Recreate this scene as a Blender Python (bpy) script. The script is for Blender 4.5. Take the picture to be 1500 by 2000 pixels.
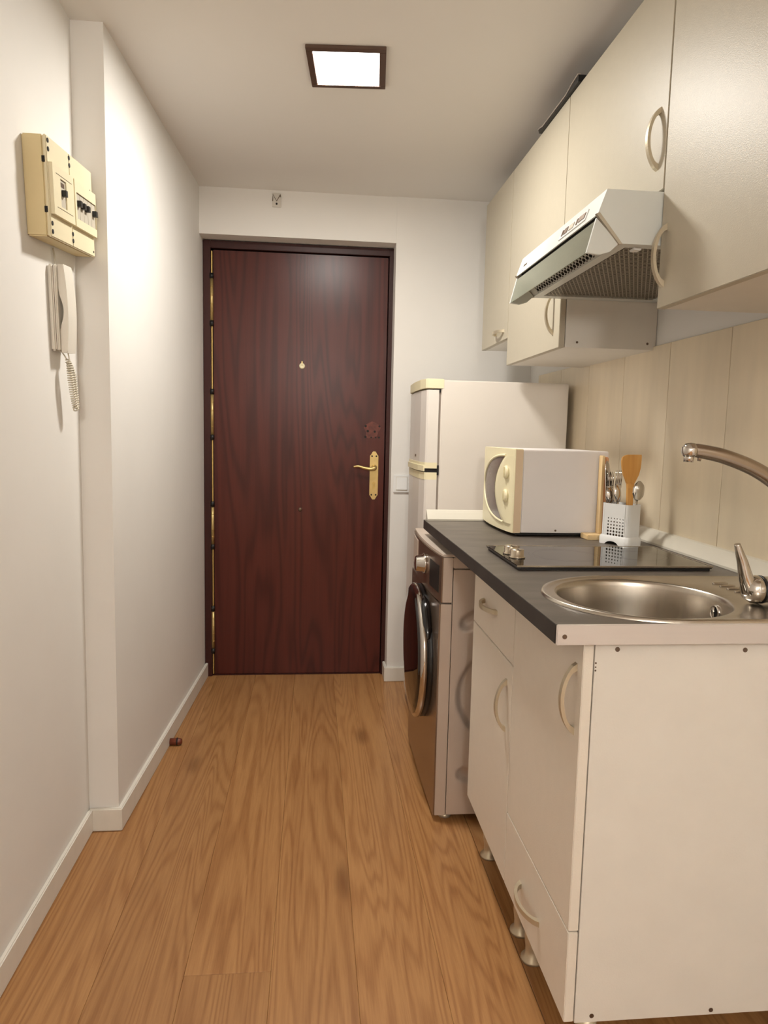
import bpy, bmesh, math, random
from mathutils import Vector, Matrix

random.seed(7)
for o in list(bpy.data.objects):
    bpy.data.objects.remove(o, do_unlink=True)
scene = bpy.context.scene
COL = scene.collection

# ------------------------------------------------------------------ camera
def make_camera():
    pitch, yaw, roll = -0.1105, 0.1008, 0.0224
    cy, sy, cp, sp = math.cos(yaw), math.sin(yaw), math.cos(pitch), math.sin(pitch)
    fw = Vector((sy*cp, cy*cp, sp)); rt = Vector((cy, -sy, 0)); up = rt.cross(fw)
    c, s = math.cos(roll), math.sin(roll)
    r2 = rt*c + up*s; u2 = up*c - rt*s
    m = Matrix(((r2.x, u2.x, -fw.x, 0.0), (r2.y, u2.y, -fw.y, 0.0), (r2.z, u2.z, -fw.z, 1.2), (0, 0, 0, 1)))
    cam = bpy.data.cameras.new('camera'); cam.sensor_fit = 'HORIZONTAL'; cam.sensor_width = 36.0
    cam.lens = 1373.28/1500*36.0; cam.clip_start = 0.02
    o = bpy.data.objects.new('camera', cam); COL.objects.link(o); o.matrix_world = m
    scene.camera = o
make_camera()

# ------------------------------------------------------------------ world, exposure
w = bpy.data.worlds.new('world'); scene.world = w; w.use_nodes = True
w.node_tree.nodes['Background'].inputs[0].default_value = (1, 0.9, 0.78, 1)
w.node_tree.nodes['Background'].inputs[1].default_value = 0.02
scene.view_settings.view_transform = 'Standard'
scene.view_settings.look = 'None'
scene.view_settings.gamma = 1
scene.view_settings.use_curve_mapping = False
scene.view_settings.exposure = 0.0
LAMP_COLOR = (1.0, 0.965, 0.90)
LAMP_WATTS = 19.5           # the hallway downlight
LAMP_SPREAD = math.radians(180)
FILL_STRENGTH = 110.0      # radiance of the unseen globe added as fill behind the viewpoint

# ------------------------------------------------------------------ helpers
H = 2.271          # ceiling height
WM = {}

def V(*a): return Vector(a)

def thing(name, label=None, cat=None, loc=(0, 0, 0), rot=(0, 0, 0), group=None, kind=None):
    o = bpy.data.objects.new(name, None); COL.objects.link(o)
    o.empty_display_size = 0.05
    o.location = loc; o.rotation_euler = rot
    from mathutils import Euler
    WM[o.name] = Matrix.Translation(Vector(loc)) @ Euler(rot).to_matrix().to_4x4()
    tag(o, label, cat, group, kind)
    return o

def tag(o, label=None, cat=None, group=None, kind=None):
    if label: o['label'] = label
    if cat: o['category'] = cat
    if group: o['group'] = group
    if kind: o['kind'] = kind
    return o

def part(name, bm, material, parent=None, label=None, local=False, smooth=None, kind=None):
    if parent is not None and not local:
        bm.transform(WM[parent.name].inverted())
    bmesh.ops.recalc_face_normals(bm, faces=bm.faces[:])
    me = bpy.data.meshes.new(name); bm.to_mesh(me); bm.free()
    if smooth is not None:
        for p in me.polygons: p.use_smooth = smooth
    me.materials.append(material)
    o = bpy.data.objects.new(name, me); COL.objects.link(o)
    if parent is not None:
        o.parent = parent; WM[o.name] = WM[parent.name]
    else:
        WM[o.name] = Matrix.Identity(4)
    if label: o['label'] = label
    if kind: o['kind'] = kind
    return o

def B(): return bmesh.new()

def bx(bm, x0, x1, y0, y1, z0, z1, bev=0.0, seg=2):
    vs = [bm.verts.new(p) for p in ((x0,y0,z0),(x1,y0,z0),(x1,y1,z0),(x0,y1,z0),(x0,y0,z1),(x1,y0,z1),(x1,y1,z1),(x0,y1,z1))]
    fs = [bm.faces.new([vs[i] for i in f]) for f in ((3,2,1,0),(4,5,6,7),(0,1,5,4),(1,2,6,5),(2,3,7,6),(3,0,4,7))]
    if bev > 0:
        es = set()
        for f in fs: es.update(f.edges)
        bmesh.ops.bevel(bm, geom=list(es), offset=bev, segments=seg, affect='EDGES', clamp_overlap=True)
    return bm

def box(x0, x1, y0, y1, z0, z1, bev=0.0, seg=2): return bx(B(), x0, x1, y0, y1, z0, z1, bev, seg)

def prism(poly, axis, a, b, bm=None, bev=0.0, seg=2):
    """poly in the two other axes (x: (y,z); y: (x,z); z: (x,y)) extruded from a to b along axis"""
    bm = bm or B()
    def P(p, t):
        if axis == 'x': return (t, p[0], p[1])
        if axis == 'y': return (p[0], t, p[1])
        return (p[0], p[1], t)
    v0 = [bm.verts.new(P(p, a)) for p in poly]; v1 = [bm.verts.new(P(p, b)) for p in poly]
    n = len(poly); fs = [bm.faces.new(v0), bm.faces.new(v1[::-1])]
    for i in range(n):
        fs.append(bm.faces.new((v0[i], v0[(i+1) % n], v1[(i+1) % n], v1[i])))
    if bev > 0:
        es = set(fs[0].edges) | set(fs[1].edges)
        bmesh.ops.bevel(bm, geom=list(es), offset=bev, segments=seg, affect='EDGES', clamp_overlap=True)
    return bm

def frame_of(d):
    d = d.normalized()
    a = Vector((0, 0, 1)) if abs(d.z) < 0.9 else Vector((1, 0, 0))
    u = d.cross(a).normalized(); v = d.cross(u).normalized()
    return u, v

def tube(pts, rad, n=12, bm=None, cap=True, sx=1.0):
    bm = bm or B(); pts = [Vector(p) for p in pts]
    if not isinstance(rad, (list, tuple)): rad = [rad]*len(pts)
    rings = []; u = None
    for i, p in enumerate(pts):
        d = (pts[min(i+1, len(pts)-1)] - pts[max(i-1, 0)])
        if u is None: u, v = frame_of(d)
        else:
            d = d.normalized(); u = (u - d*u.dot(d)).normalized(); v = d.cross(u)
        rings.append([bm.verts.new(p + (u*math.cos(2*math.pi*k/n)*sx + v*math.sin(2*math.pi*k/n))*rad[i]) for k in range(n)])
    for a, b in zip(rings, rings[1:]):
        for k in range(n):
            f = bm.faces.new((a[k], a[(k+1) % n], b[(k+1) % n], b[k])); f.smooth = True
    if cap:
        bm.faces.new(rings[0]); bm.faces.new(rings[-1])
    return bm

def cyl(p0, p1, r0, r1=None, n=24, bm=None):
    return tube([p0, p1], [r0, r0 if r1 is None else r1], n, bm)

def lathe(center, axis, prof, n=40, bm=None, sy=1.0):
    """prof: list of (radius, along); axis a unit vector"""
    bm = bm or B(); c = Vector(center); ax = Vector(axis).normalized(); u, v = frame_of(ax)
    rings = []
    for r, t in prof:
        if r < 1e-6: rings.append([bm.verts.new(c + ax*t)])
        else: rings.append([bm.verts.new(c + ax*t + (u*math.cos(2*math.pi*k/n) + v*math.sin(2*math.pi*k/n)*sy)*r) for k in range(n)])
    for a, b in zip(rings, rings[1:]):
        for k in range(n):
            k2 = (k+1) % n
            if len(a) == 1 and len(b) == 1: continue
            if len(a) == 1: f = bm.faces.new((a[0], b[k2], b[k]))
            elif len(b) == 1: f = bm.faces.new((a[k], a[k2], b[0]))
            else: f = bm.faces.new((a[k], a[k2], b[k2], b[k]))
            f.smooth = True
    return bm

def bez(p, n=16):
    """Catmull-Rom through the points"""
    p = [Vector(q) for q in p]; out = []
    q = [p[0]*2 - p[1]] + p + [p[-1]*2 - p[-2]]
    for i in range(1, len(q)-2):
        for k in range(n):
            t = k/n
            out.append(0.5*((2*q[i]) + (q[i+1]-q[i-1])*t + (2*q[i-1]-5*q[i]+4*q[i+1]-q[i+2])*t*t + (-q[i-1]+3*q[i]-3*q[i+1]+q[i+2])*t**3))
    out.append(p[-1]); return out

# ------------------------------------------------------------------ materials
def lin(c): return tuple(((x/255)/12.92 if x/255 <= 0.04045 else ((x/255+0.055)/1.055)**2.4) for x in c)

def mat(name, rgb, rough=0.5, metal=0.0, spec=0.5, noise=0.0, nscale=(8, 8, 8), bump=0.0, bscale=60.0, linear=False, coat=0.0):
    m = bpy.data.materials.new(name); m.use_nodes = True
    nt = m.node_tree; b = nt.nodes['Principled BSDF']
    c = rgb if linear else lin(rgb)
    b.inputs['Base Color'].default_value = (*c, 1); b.inputs['Roughness'].default_value = rough
    b.inputs['Metallic'].default_value = metal; b.inputs['Specular IOR Level'].default_value = spec
    if coat: b.inputs['Coat Weight'].default_value = coat; b.inputs['Coat Roughness'].default_value = 0.1
    tc = nt.nodes.new('ShaderNodeTexCoord')
    if noise > 0:
        mp = nt.nodes.new('ShaderNodeMapping'); mp.inputs['Scale'].default_value = nscale
        nz = nt.nodes.new('ShaderNodeTexNoise'); nz.inputs['Scale'].default_value = 1.0; nz.inputs['Detail'].default_value = 5
        nt.links.new(tc.outputs['Object'], mp.inputs['Vector']); nt.links.new(mp.outputs[0], nz.inputs['Vector'])
        rp = nt.nodes.new('ShaderNodeValToRGB')
        rp.color_ramp.elements[0].position = 0.3; rp.color_ramp.elements[1].position = 0.7
        rp.color_ramp.elements[0].color = (*[x*(1-noise) for x in c], 1); rp.color_ramp.elements[1].color = (*[min(1, x*(1+noise)) for x in c], 1)
        nt.links.new(nz.outputs['Fac'], rp.inputs[0]); nt.links.new(rp.outputs[0], b.inputs['Base Color'])
    if bump > 0:
        n2 = nt.nodes.new('ShaderNodeTexNoise'); n2.inputs['Scale'].default_value = bscale; n2.inputs['Detail'].default_value = 3
        bp = nt.nodes.new('ShaderNodeBump'); bp.inputs['Strength'].default_value = bump; bp.inputs['Distance'].default_value = 0.004
        nt.links.new(tc.outputs['Object'], n2.inputs['Vector']); nt.links.new(n2.outputs['Fac'], bp.inputs['Height'])
        nt.links.new(bp.outputs[0], b.inputs['Normal'])
    return m

def wood(name, dark, mid, light, rough, ring=(5.0, 0.42, 5.0), ringk=60.0, fine=(140, 5, 140), vertical=False, spec=0.5, ringw=0.45, tone=0.12, knots=False, bump=0.05, finew=0.30):
    """flat-sawn grain: contour lines of a stretched noise give the cathedral figure, finer streaks on top"""
    m = bpy.data.materials.new(name); m.use_nodes = True; nt = m.node_tree; N = nt.nodes; Lk = nt.links
    b = N['Principled BSDF']; b.inputs['Roughness'].default_value = rough; b.inputs['Specular IOR Level'].default_value = spec
    tc = N.new('ShaderNodeTexCoord'); oi = N.new('ShaderNodeObjectInfo')
    off = N.new('ShaderNodeVectorMath'); off.operation = 'SCALE'; off.inputs[0].default_value = (13.0, 41.0, 7.0); Lk.new(oi.outputs['Random'], off.inputs['Scale'])
    add = N.new('ShaderNodeVectorMath'); add.operation = 'ADD'; Lk.new(tc.outputs['Object'], add.inputs[0]); Lk.new(off.outputs[0], add.inputs[1])
    def mapped(sc):
        mp = N.new('ShaderNodeMapping')
        mp.inputs['Scale'].default_value = sc if not vertical else (sc[0], sc[2], sc[1])
        Lk.new(add.outputs[0], mp.inputs['Vector']); return mp
    def noise(sc, det, rough_=0.5, dist=0.0):
        n = N.new('ShaderNodeTexNoise'); n.inputs['Scale'].default_value = 1.0; n.inputs['Detail'].default_value = det
        n.inputs['Roughness'].default_value = rough_; n.inputs['Distortion'].default_value = dist
        Lk.new(mapped(sc).outputs[0], n.inputs['Vector']); return n
    def math_(op, a, bv, clamp=False):
        n = N.new('ShaderNodeMath'); n.operation = op; n.use_clamp = clamp
        for i, x in enumerate((a, bv)):
            if x is None: continue
            if isinstance(x, (int, float)): n.inputs[i].default_value = x
            else: Lk.new(x, n.inputs[i])
        return n.outputs[0]
    n1 = noise(ring, 2.0, 0.45, 0.4)
    rings = math_('SINE', math_('MULTIPLY', n1.outputs['Fac'], ringk), None)
    rings = math_('POWER', math_('MULTIPLY_ADD', rings, 0.5), 1.0) if False else math_('ADD', math_('MULTIPLY', rings, 0.5), 0.5)
    n2 = noise(fine, 3.0, 0.6)
    n3 = noise((2.2, 0.6, 2.2), 4.0, 0.6)
    streak = noise((38, 0.7, 38), 3.0)
    f = math_('ADD', math_('MULTIPLY', math_('POWER', rings, 2.0), ringw), math_('MULTIPLY', math_('SUBTRACT', n2.outputs['Fac'], 0.5), finew))
    f = math_('ADD', f, 0.15)
    f = math_('ADD', f, math_('MULTIPLY', n3.outputs['Fac'], 0.35))
    f = math_('ADD', f, math_('MULTIPLY', streak.outputs['Fac'], 0.35))
    f = math_('SUBTRACT', f, 0.30, True)
    rp = N.new('ShaderNodeValToRGB'); e = rp.color_ramp.elements
    e[0].position = 0.1; e[0].color = (*lin(light), 1); e[1].position = 0.95; e[1].color = (*lin(dark), 1)
    em = e.new(0.5); em.color = (*lin(mid), 1)
    Lk.new(f, rp.inputs[0])
    hv = N.new('ShaderNodeHueSaturation'); hv.inputs['Saturation'].default_value = 1.0
    val = math_('ADD', math_('MULTIPLY', oi.outputs['Random'], tone), 1.0 - tone/2)
    Lk.new(val, hv.inputs['Value']); Lk.new(rp.outputs[0], hv.inputs['Color'])
    col = hv.outputs[0]
    if knots:
        vo = N.new('ShaderNodeTexVoronoi'); vo.inputs['Scale'].default_value = 1.0; Lk.new(mapped((5.2, 1.7, 5.2)).outputs[0], vo.inputs['Vector'])
        kn = N.new('ShaderNodeMapRange'); kn.inputs['From Min'].default_value = 0.05; kn.inputs['From Max'].default_value = 0.17
        kn.inputs['To Min'].default_value = 0.55; kn.inputs['To Max'].default_value = 0.0
        d2 = math_('ADD', vo.outputs['Distance'], math_('MULTIPLY', math_('SUBTRACT', n2.outputs['Fac'], 0.5), 0.22))
        Lk.new(d2, kn.inputs['Value'])
        mx = N.new('ShaderNodeMixRGB'); mx.inputs[2].default_value = (*lin(dark), 1)
        Lk.new(kn.outputs[0], mx.inputs[0]); Lk.new(col, mx.inputs[1]); col = mx.outputs[0]
    Lk.new(col, b.inputs['Base Color'])
    bp = N.new('ShaderNodeBump'); bp.inputs['Strength'].default_value = bump; bp.inputs['Distance'].default_value = 0.002
    Lk.new(f, bp.inputs['Height']); Lk.new(bp.outputs[0], b.inputs['Normal'])
    return m

def emit(name, rgb, strength):
    m = bpy.data.materials.new(name); m.use_nodes = True; nt = m.node_tree
    for n in list(nt.nodes): nt.nodes.remove(n)
    e = nt.nodes.new('ShaderNodeEmission'); o = nt.nodes.new('ShaderNodeOutputMaterial')
    e.inputs[0].default_value = (*rgb, 1); e.inputs[1].default_value = strength
    nt.links.new(e.outputs[0], o.inputs[0]); return m

M = {}
M['wall'] = mat('wall_paint', (231, 228, 223), 0.75, noise=0.02, nscale=(3, 3, 3), bump=0.12, bscale=22)
M['ceiling'] = mat('ceiling_paint', (233, 230, 225), 0.85, noise=0.015, nscale=(2, 2, 2), bump=0.06, bscale=30)
M['skirt'] = mat('skirting_paint', (226, 221, 211), 0.45, noise=0.03, nscale=(20, 20, 20))
M['plank'] = wood('oak_laminate', (104, 64, 31), (154, 106, 62), (180, 133, 84), 0.36, ring=(5.5, 0.36, 5.5), ringk=175.0, fine=(240, 9, 240), ringw=0.24, tone=0.2, finew=0.55, knots=True, bump=0.02)
M['underlay'] = mat('underlay', (70, 48, 30), 0.9, noise=0.1)
M['door'] = wood('mahogany_laminate', (30, 9, 7), (66, 25, 19), (86, 37, 28), 0.30, ring=(5.5, 0.45, 5.5), ringk=80.0, fine=(200, 6, 200), vertical=True, ringw=0.3, tone=0.0, bump=0.02, spec=0.3)
M['frame'] = wood('mahogany_frame', (26, 9, 7), (50, 19, 14), (62, 26, 20), 0.4, spec=0.3, ring=(9, 0.6, 9), ringk=20.0, vertical=True, ringw=0.2, tone=0.0, bump=0.02)
M['brass'] = mat('brass', (200, 174, 116), 0.36, 0.7, noise=0.08, nscale=(30, 30, 30))
M['brass_dull'] = mat('brass_dull', (196, 166, 104), 0.42, 0.9, noise=0.1, nscale=(60, 60, 60))
M['black'] = mat('black_plastic', (16, 14, 13), 0.45, noise=0.05)
M['dark'] = mat('dark_cavity', (26, 22, 20), 0.8, noise=0.05)
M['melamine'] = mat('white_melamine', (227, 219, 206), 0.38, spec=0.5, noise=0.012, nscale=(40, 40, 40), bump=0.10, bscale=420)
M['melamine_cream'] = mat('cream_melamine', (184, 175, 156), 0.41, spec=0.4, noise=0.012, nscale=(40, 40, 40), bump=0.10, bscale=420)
M['melamine_edge'] = mat('melamine_edge', (226, 212, 198), 0.45, noise=0.02)
M['panel_side'] = mat('carcass_melamine', (222, 217, 208), 0.45, noise=0.02, nscale=(14, 14, 14), bump=0.05, bscale=300)
M['handle'] = mat('satin_nickel', (200, 188, 164), 0.38, 0.6, noise=0.04, nscale=(40, 40, 40))
M['chrome'] = mat('chrome', (205, 200, 194), 0.07, 1.0, noise=0.02)
M['steel'] = mat('brushed_steel', (190, 182, 171), 0.27, 1.0, noise=0.06, nscale=(14, 160, 14))
M['satin'] = mat('satin_steel', (178, 166, 154), 0.2, 1.0, noise=0.03, nscale=(60, 60, 60))
M['alu'] = mat('aluminium_strip', (212, 204, 198), 0.42, 0.35, noise=0.02, nscale=(3, 90, 90))
M['worktop'] = mat('slate_worktop', (96, 88, 80), 0.42, noise=0.26, nscale=(7, 22, 7), bump=0.05, bscale=90)
M['upstand'] = mat('upstand_plastic', (214, 208, 194), 0.4, noise=0.02)
M['tile'] = None
M['fridge'] = mat('fridge_enamel', (228, 221, 212), 0.42, noise=0.015, nscale=(4, 4, 4))
M['fridge_door'] = mat('fridge_door_enamel', (226, 219, 211), 0.3, noise=0.015)
M['cream'] = mat('cream_plastic', (236, 226, 190), 0.4, noise=0.02)
M['cream_side'] = mat('cream_bezel', (226, 202, 170), 0.45, noise=0.02)
M['micro'] = mat('microwave_sheet', (240, 234, 231), 0.42, noise=0.02, nscale=(6, 6, 6))
M['smoked'] = mat('smoked_window', (112, 98, 92), 0.25, noise=0.04)
M['wm'] = mat('silver_paint', (208, 192, 178), 0.42, 0.25, noise=0.02)
M['wm_front'] = mat('silver_front', (146, 126, 110), 0.22, 0.75, noise=0.03)
M['dark_glass'] = mat('dark_door_glass', (20, 10, 8), 0.04, spec=0.9, noise=0.02)
M['black_gloss'] = mat('black_gloss', (12, 11, 12), 0.1, spec=0.6, noise=0.02)
M['hob'] = mat('ceramic_glass', (13, 12, 12), 0.03, spec=1.0, noise=0.02)
M['hob_trim'] = mat('hob_trim', (190, 178, 160), 0.25, 0.9, noise=0.02)
M['hood'] = mat('hood_enamel', (212, 215, 210), 0.35, noise=0.015)
M['hood_grey'] = mat('hood_filter', (178, 168, 150), 0.4, 0.3, noise=0.03)
M['panel_cream'] = mat('aged_plastic', (224, 213, 180), 0.5, noise=0.03)
M['panel_aged'] = mat('yellowed_plastic', (216, 198, 152), 0.5, noise=0.03)
M['phone'] = mat('phone_plastic', (226, 220, 208), 0.4, noise=0.015)
M['cord'] = mat('cord_plastic', (214, 206, 188), 0.45, noise=0.02)
M['breaker'] = mat('breaker_grey', (190, 182, 166), 0.5, noise=0.04)
M['plastic_white'] = mat('white_plastic', (232, 232, 230), 0.3, noise=0.01)
M['bamboo'] = wood('bamboo', (168, 108, 44), (208, 150, 76), (222, 168, 96), 0.45, ring=(30, 3, 30), ringk=20.0, vertical=True, ringw=0.3, tone=0.0)
M['pine'] = wood('pine', (206, 160, 98), (228, 196, 142), (236, 208, 160), 0.5, ring=(20, 2, 20), ringk=24.0, vertical=True, ringw=0.3, tone=0.0)
M['copper_wood'] = wood('reddish_wood', (170, 108, 64), (210, 148, 100), (222, 166, 120), 0.5, ring=(20, 2, 20), ringk=20.0, vertical=True, ringw=0.3, tone=0.0)
M['rubber_brown'] = mat('brown_rubber', (112, 52, 30), 0.45, noise=0.1)
M['repair'] = mat('wood_filler', (98, 46, 34), 0.5, noise=0.35, nscale=(50, 50, 50))
M['lampframe'] = mat('bronze_frame', (96, 74, 62), 0.45, 0.3, noise=0.05)
M['lamp'] = emit('lit_diffuser', LAMP_COLOR, 6.0)
M['screw'] = mat('screw', (110, 92, 78), 0.4, 0.7, noise=0.05)

def tile_mat():
    m = mat('beige_tile', (228, 213, 187), 0.38, noise=0.09, nscale=(3, 9, 2.2), bump=0.03, bscale=60)
    return m
M['tile'] = tile_mat()

def visor_mat():
    m = bpy.data.materials.new('visor_glass'); m.use_nodes = True; nt = m.node_tree
    b = nt.nodes['Principled BSDF']; o = nt.nodes['Material Output']
    b.inputs['Base Color'].default_value = (*lin((176, 176, 160)), 1); b.inputs['Roughness'].default_value = 0.12
    nz = nt.nodes.new('ShaderNodeTexNoise'); nz.inputs['Scale'].default_value = 30
    mr = nt.nodes.new('ShaderNodeMapRange'); mr.inputs['To Min'].default_value = 0.42; mr.inputs['To Max'].default_value = 0.48
    nt.links.new(nz.outputs['Fac'], mr.inputs['Value'])
    t = nt.nodes.new('ShaderNodeBsdfTransparent'); t.inputs[0].default_value = (*lin((206, 214, 200)), 1)
    mx = nt.nodes.new('ShaderNodeMixShader'); nt.links.new(mr.outputs[0], mx.inputs[0])
    nt.links.new(b.outputs[0], mx.inputs[1]); nt.links.new(t.outputs[0], mx.inputs[2]); nt.links.new(mx.outputs[0], o.inputs[0])
    return m
M['visor'] = visor_mat()

# ------------------------------------------------------------------ the room
YR = -3.6                      # rear end of the room, behind the viewpoint
def xl_at(y): return -0.571 + 0.052*(y-2.067)/1.242      # far left wall runs slightly inwards

floor = part('floor', box(-0.70, 1.10, YR-0.1, 3.60, -0.06, -0.0125), M['underlay'])
tag(floor, 'oak laminate floor of long planks running to the door', 'floor', kind='structure')
edges_x = [-0.845 + 0.1905*i for i in range(11)]
PL = 2.60
plank_mesh = {}
def plank(x0, x1, y0, y1):
    key = (round(x1-x0, 3), round(y1-y0, 3))
    if key not in plank_mesh:
        wd, ln = key
        bm = box(0.0004, wd-0.0004, 0.0004, ln-0.0004, -0.012, 0.0, 0.0008, 1)
        bmesh.ops.recalc_face_normals(bm, faces=bm.faces[:])
        me = bpy.data.meshes.new('plank'); bm.to_mesh(me); bm.free(); me.materials.append(M['plank']); plank_mesh[key] = me
    o = bpy.data.objects.new('plank', plank_mesh[key]); COL.objects.link(o); o.location = (x0, y0, 0); o.parent = floor
joint = [0.35, 0.92, 1.12, 1.465, 0.98, 1.08, 0.90, 1.2, 0.5, 0.9, 0.3]
for i in range(len(edges_x)-1):
    x0, x1 = max(edges_x[i], -0.70), min(edges_x[i+1], 1.05)
    if x1 - x0 < 0.02: continue
    step = 2.2 if i == 3 else PL
    ys = [YR]; y = joint[i] - 2*step
    while y < 3.5:
        if y > YR + 0.05: ys.append(y)
        y += step
    ys.append(3.58)
    for a, b_ in zip(ys, ys[1:]):
        if b_ - a > 0.03: plank(x0, x1, a, b_)

ceiling = part('ceiling', box(-0.95, 1.25, YR-0.1, 3.6, H, H+0.1), M['ceiling'])
tag(ceiling, 'plain white painted ceiling over the hallway kitchen', 'ceiling', kind='structure')

wl = [(-0.656, YR), (-0.656, 2.067), (-0.571, 2.067), (-0.519, 3.309), (-0.5185, 3.60), (-0.95, 3.60), (-0.95, YR)]
o = part('wall_left', prism(wl, 'z', 0.0, H), M['wall'])
tag(o, 'white plastered left wall with a step before the door', 'wall', kind='structure')
bm = box(0.364, 1.25, 3.309, 3.60, 0.0, H); bx(bm, -0.53, 0.364, 3.314, 3.60, 2.0695, H)
o = part('wall_far', bm, M['wall']); tag(o, 'white end wall and lintel around the entrance door', 'wall', kind='structure')
wr = part('wall_right', box(1.02, 1.25, YR, 3.309, 0.0, H), M['wall'])
tag(wr, 'right kitchen wall with tall beige tiles above the worktop', 'wall', kind='structure')
o = part('wall_rear', box(-0.95, 1.25, YR-0.12, YR, 0.0, H), M['wall'])
tag(o, 'plain white wall closing the room behind the viewpoint', 'wall', kind='structure')

# backsplash tiles, each its own piece
t0 = 1.661 - 0.2995*4
bm = box(0, 0.009, 0.0012, 0.2983, 0, 0.60, 0.0010, 1); bmesh.ops.recalc_face_normals(bm, faces=bm.faces[:])
tile_me = bpy.data.meshes.new('tile'); bm.to_mesh(tile_me); bm.free(); tile_me.materials.append(M['tile'])
for i in range(10):
    y = t0 + 0.2995*i
    if y + 0.2995 > 3.309: continue
    t = bpy.data.objects.new('tile', tile_me); COL.objects.link(t); t.location = (1.0115, y, 0.879); t.parent = wr
g = part('tile_grout', box(1.0165, 1.0205, t0, t0+0.2995*9, 0.879, 1.4775), mat('grout', (120, 92, 66), 0.8, noise=0.1), wr)

# skirting boards
def skirting(name, poly, label):
    o = part(name, prism(poly, 'z', 0.0, 0.070, bev=0.003), M['skirt']); tag(o, label, 'baseboard', kind='structure'); return o
th = 0.012
skirting('baseboard_left', [(-0.656, YR), (-0.656+th, YR), (-0.656+th, 2.067-th), (-0.656, 2.067-th)], 'white skirting board along the near left wall')
sk = [(-0.6555, 2.067-th), (-0.571+th, 2.067-th), (xl_at(3.40)+th, 3.40), (xl_at(3.40), 3.40), (-0.571, 2.067), (-0.6555, 2.067)]
skirting('baseboard_step', sk, 'white skirting board turning round the wall step to the door')
skirting('baseboard_far', [(0.352, 3.297), (0.70, 3.297), (0.70, 3.309), (0.364, 3.309), (0.364, 3.40), (0.352, 3.40)], 'short white skirting board right of the entrance door')

# ------------------------------------------------------------------ entrance door
d = thing('door_1', 'dark mahogany entrance door with brass hinges and lever handle', 'door', (-0.07, 3.42, 0), kind='structure')
DL, DR, DT = -0.4735, 0.3405, 2.027
YF, YL = 3.402, 3.419
part('frame_post', box(-0.5175, -0.4835, YF, 3.50, 0.0, 2.066, 0.002), M['frame'], d)
part('frame_post', box(0.345, 0.392, YF, 3.50, 0.0, 2.066, 0.002), M['frame'], d)
part('frame_head', box(-0.4835, 0.345, YF, 3.50, 2.032, 2.066, 0.002), M['frame'], d)
leaf = part('door_leaf', box(DL, DR, YL, 3.46, 0.006, DT, 0.002), M['door'], d)
part('door_stop', box(-0.4835, 0.345, 3.462, 3.50, 0.0, 2.032), M['dark'], d)
part('threshold', box(-0.4835, 0.345, 3.415, 3.46, 0.0, 0.0055), M['frame'], d)
part('edge_strip', box(-0.4815, -0.4760, 3.410, 3.43, 0.01, 2.02), M['brass_dull'], d, 'thin brass strip along the hinge side')
for z0, z1 in ((1.705, 1.895), (1.178, 1.368), (0.655, 0.838), (0.140, 0.328)):
    hg = part('hinge', cyl((-0.479, 3.406, z0), (-0.479, 3.406, z1), 0.0075, n=16), M['brass'], d)
    for k in range(1, 5):
        z = z0 + (z1-z0)*k/5
        part('knuckle_ring', cyl((-0.479, 3.406, z-0.0012), (-0.479, 3.406, z+0.0012), 0.0081, n=16), M['brass_dull'], hg)
    for za, zb in ((z0-0.024, z0), (z1, z1+0.024)):
        part('hinge_cap', cyl((-0.479, 3.405, za), (-0.479, 3.405, zb), 0.0098, n=16), M['black'], hg)
# peephole, bolt, old lock marks
part('peephole', lathe((-0.061, YL, 1.512), (0, -1, 0), [(0.0135, 0), (0.0135, 0.003), (0.010, 0.006), (0.006, 0.006), (0.005, 0.003), (0, 0.003)], 24), M['cream'], d)
part('peephole_cover', box(-0.064, -0.058, YL-0.006, YL, 1.519, 1.534, 0.001), M['brass'], d)
part('door_bolt', lathe((-0.064, YL, 0.827), (0, -1, 0), [(0.0095, 0), (0.0095, 0.004), (0.006, 0.007), (0, 0.0075)], 20), M['screw'], d)
pp = [(0.2775+0.036*(1+0.16*math.sin(3*a+0.5)+0.09*math.sin(7*a))*math.cos(a), 1.217+0.044*(1+0.14*math.sin(2*a+1.1)+0.08*math.sin(5*a))*math.sin(a)) for a in [2*math.pi*k/28 for k in range(28)]]
patch = part('filler_patch', prism(pp, 'y', YL-0.0005, YL+0.001), M['repair'], d, 'reddish filler over the holes of a removed lock')
for hx, hz, r in ((0.247, 1.236, 0.006), (0.314, 1.236, 0.005), (0.258, 1.212, 0.0062), (0.292, 1.210, 0.0056), (0.247, 1.184, 0.0058), (0.275, 1.182, 0.004), (0.296, 1.182, 0.004), (0.313, 1.182, 0.005)):
    part('screw_hole', cyl((hx, YL-0.001, hz), (hx, YL+0.001, hz), r, n=12), M['dark'], patch)
def plate_outline():
    w_, h_ = 0.0205, 0.117
    top = [(w_, h_-0.022), (w_*0.62, h_-0.014), (w_*0.50, h_-0.006), (w_*0.28, h_), (-w_*0.28, h_), (-w_*0.50, h_-0.006), (-w_*0.62, h_-0.014), (-w_, h_-0.022)]
    bot = [(-x, -z) for x, z in top]
    return [(0.2915+x, 0.9975+z) for x, z in top+bot]
hp = part('handle_plate', prism(plate_outline(), 'y', YL-0.006, YL, bev=0.0015), M['brass'], d)
for hx, hz in ((-0.0105, 0.094), (0.0105, 0.094), (-0.0105, -0.094), (0.0105, -0.094)):
    part('plate_screw', cyl((0.2915+hx, YL-0.0072, 0.9975+hz), (0.2915+hx, YL-0.004, 0.9975+hz), 0.0042, n=12), M['dark'], hp)
part('cylinder_lock', prism([(0.2915+x, 0.951+z) for x, z in [(0.0085*math.cos(a), 0.009+0.0085*math.sin(a)) for a in [k*math.pi/8 for k in range(-2, 11)]] + [(-0.005, -0.018), (0.005, -0.018)]], 'y', YL-0.010, YL-0.004), M['brass_dull'], hp)
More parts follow.
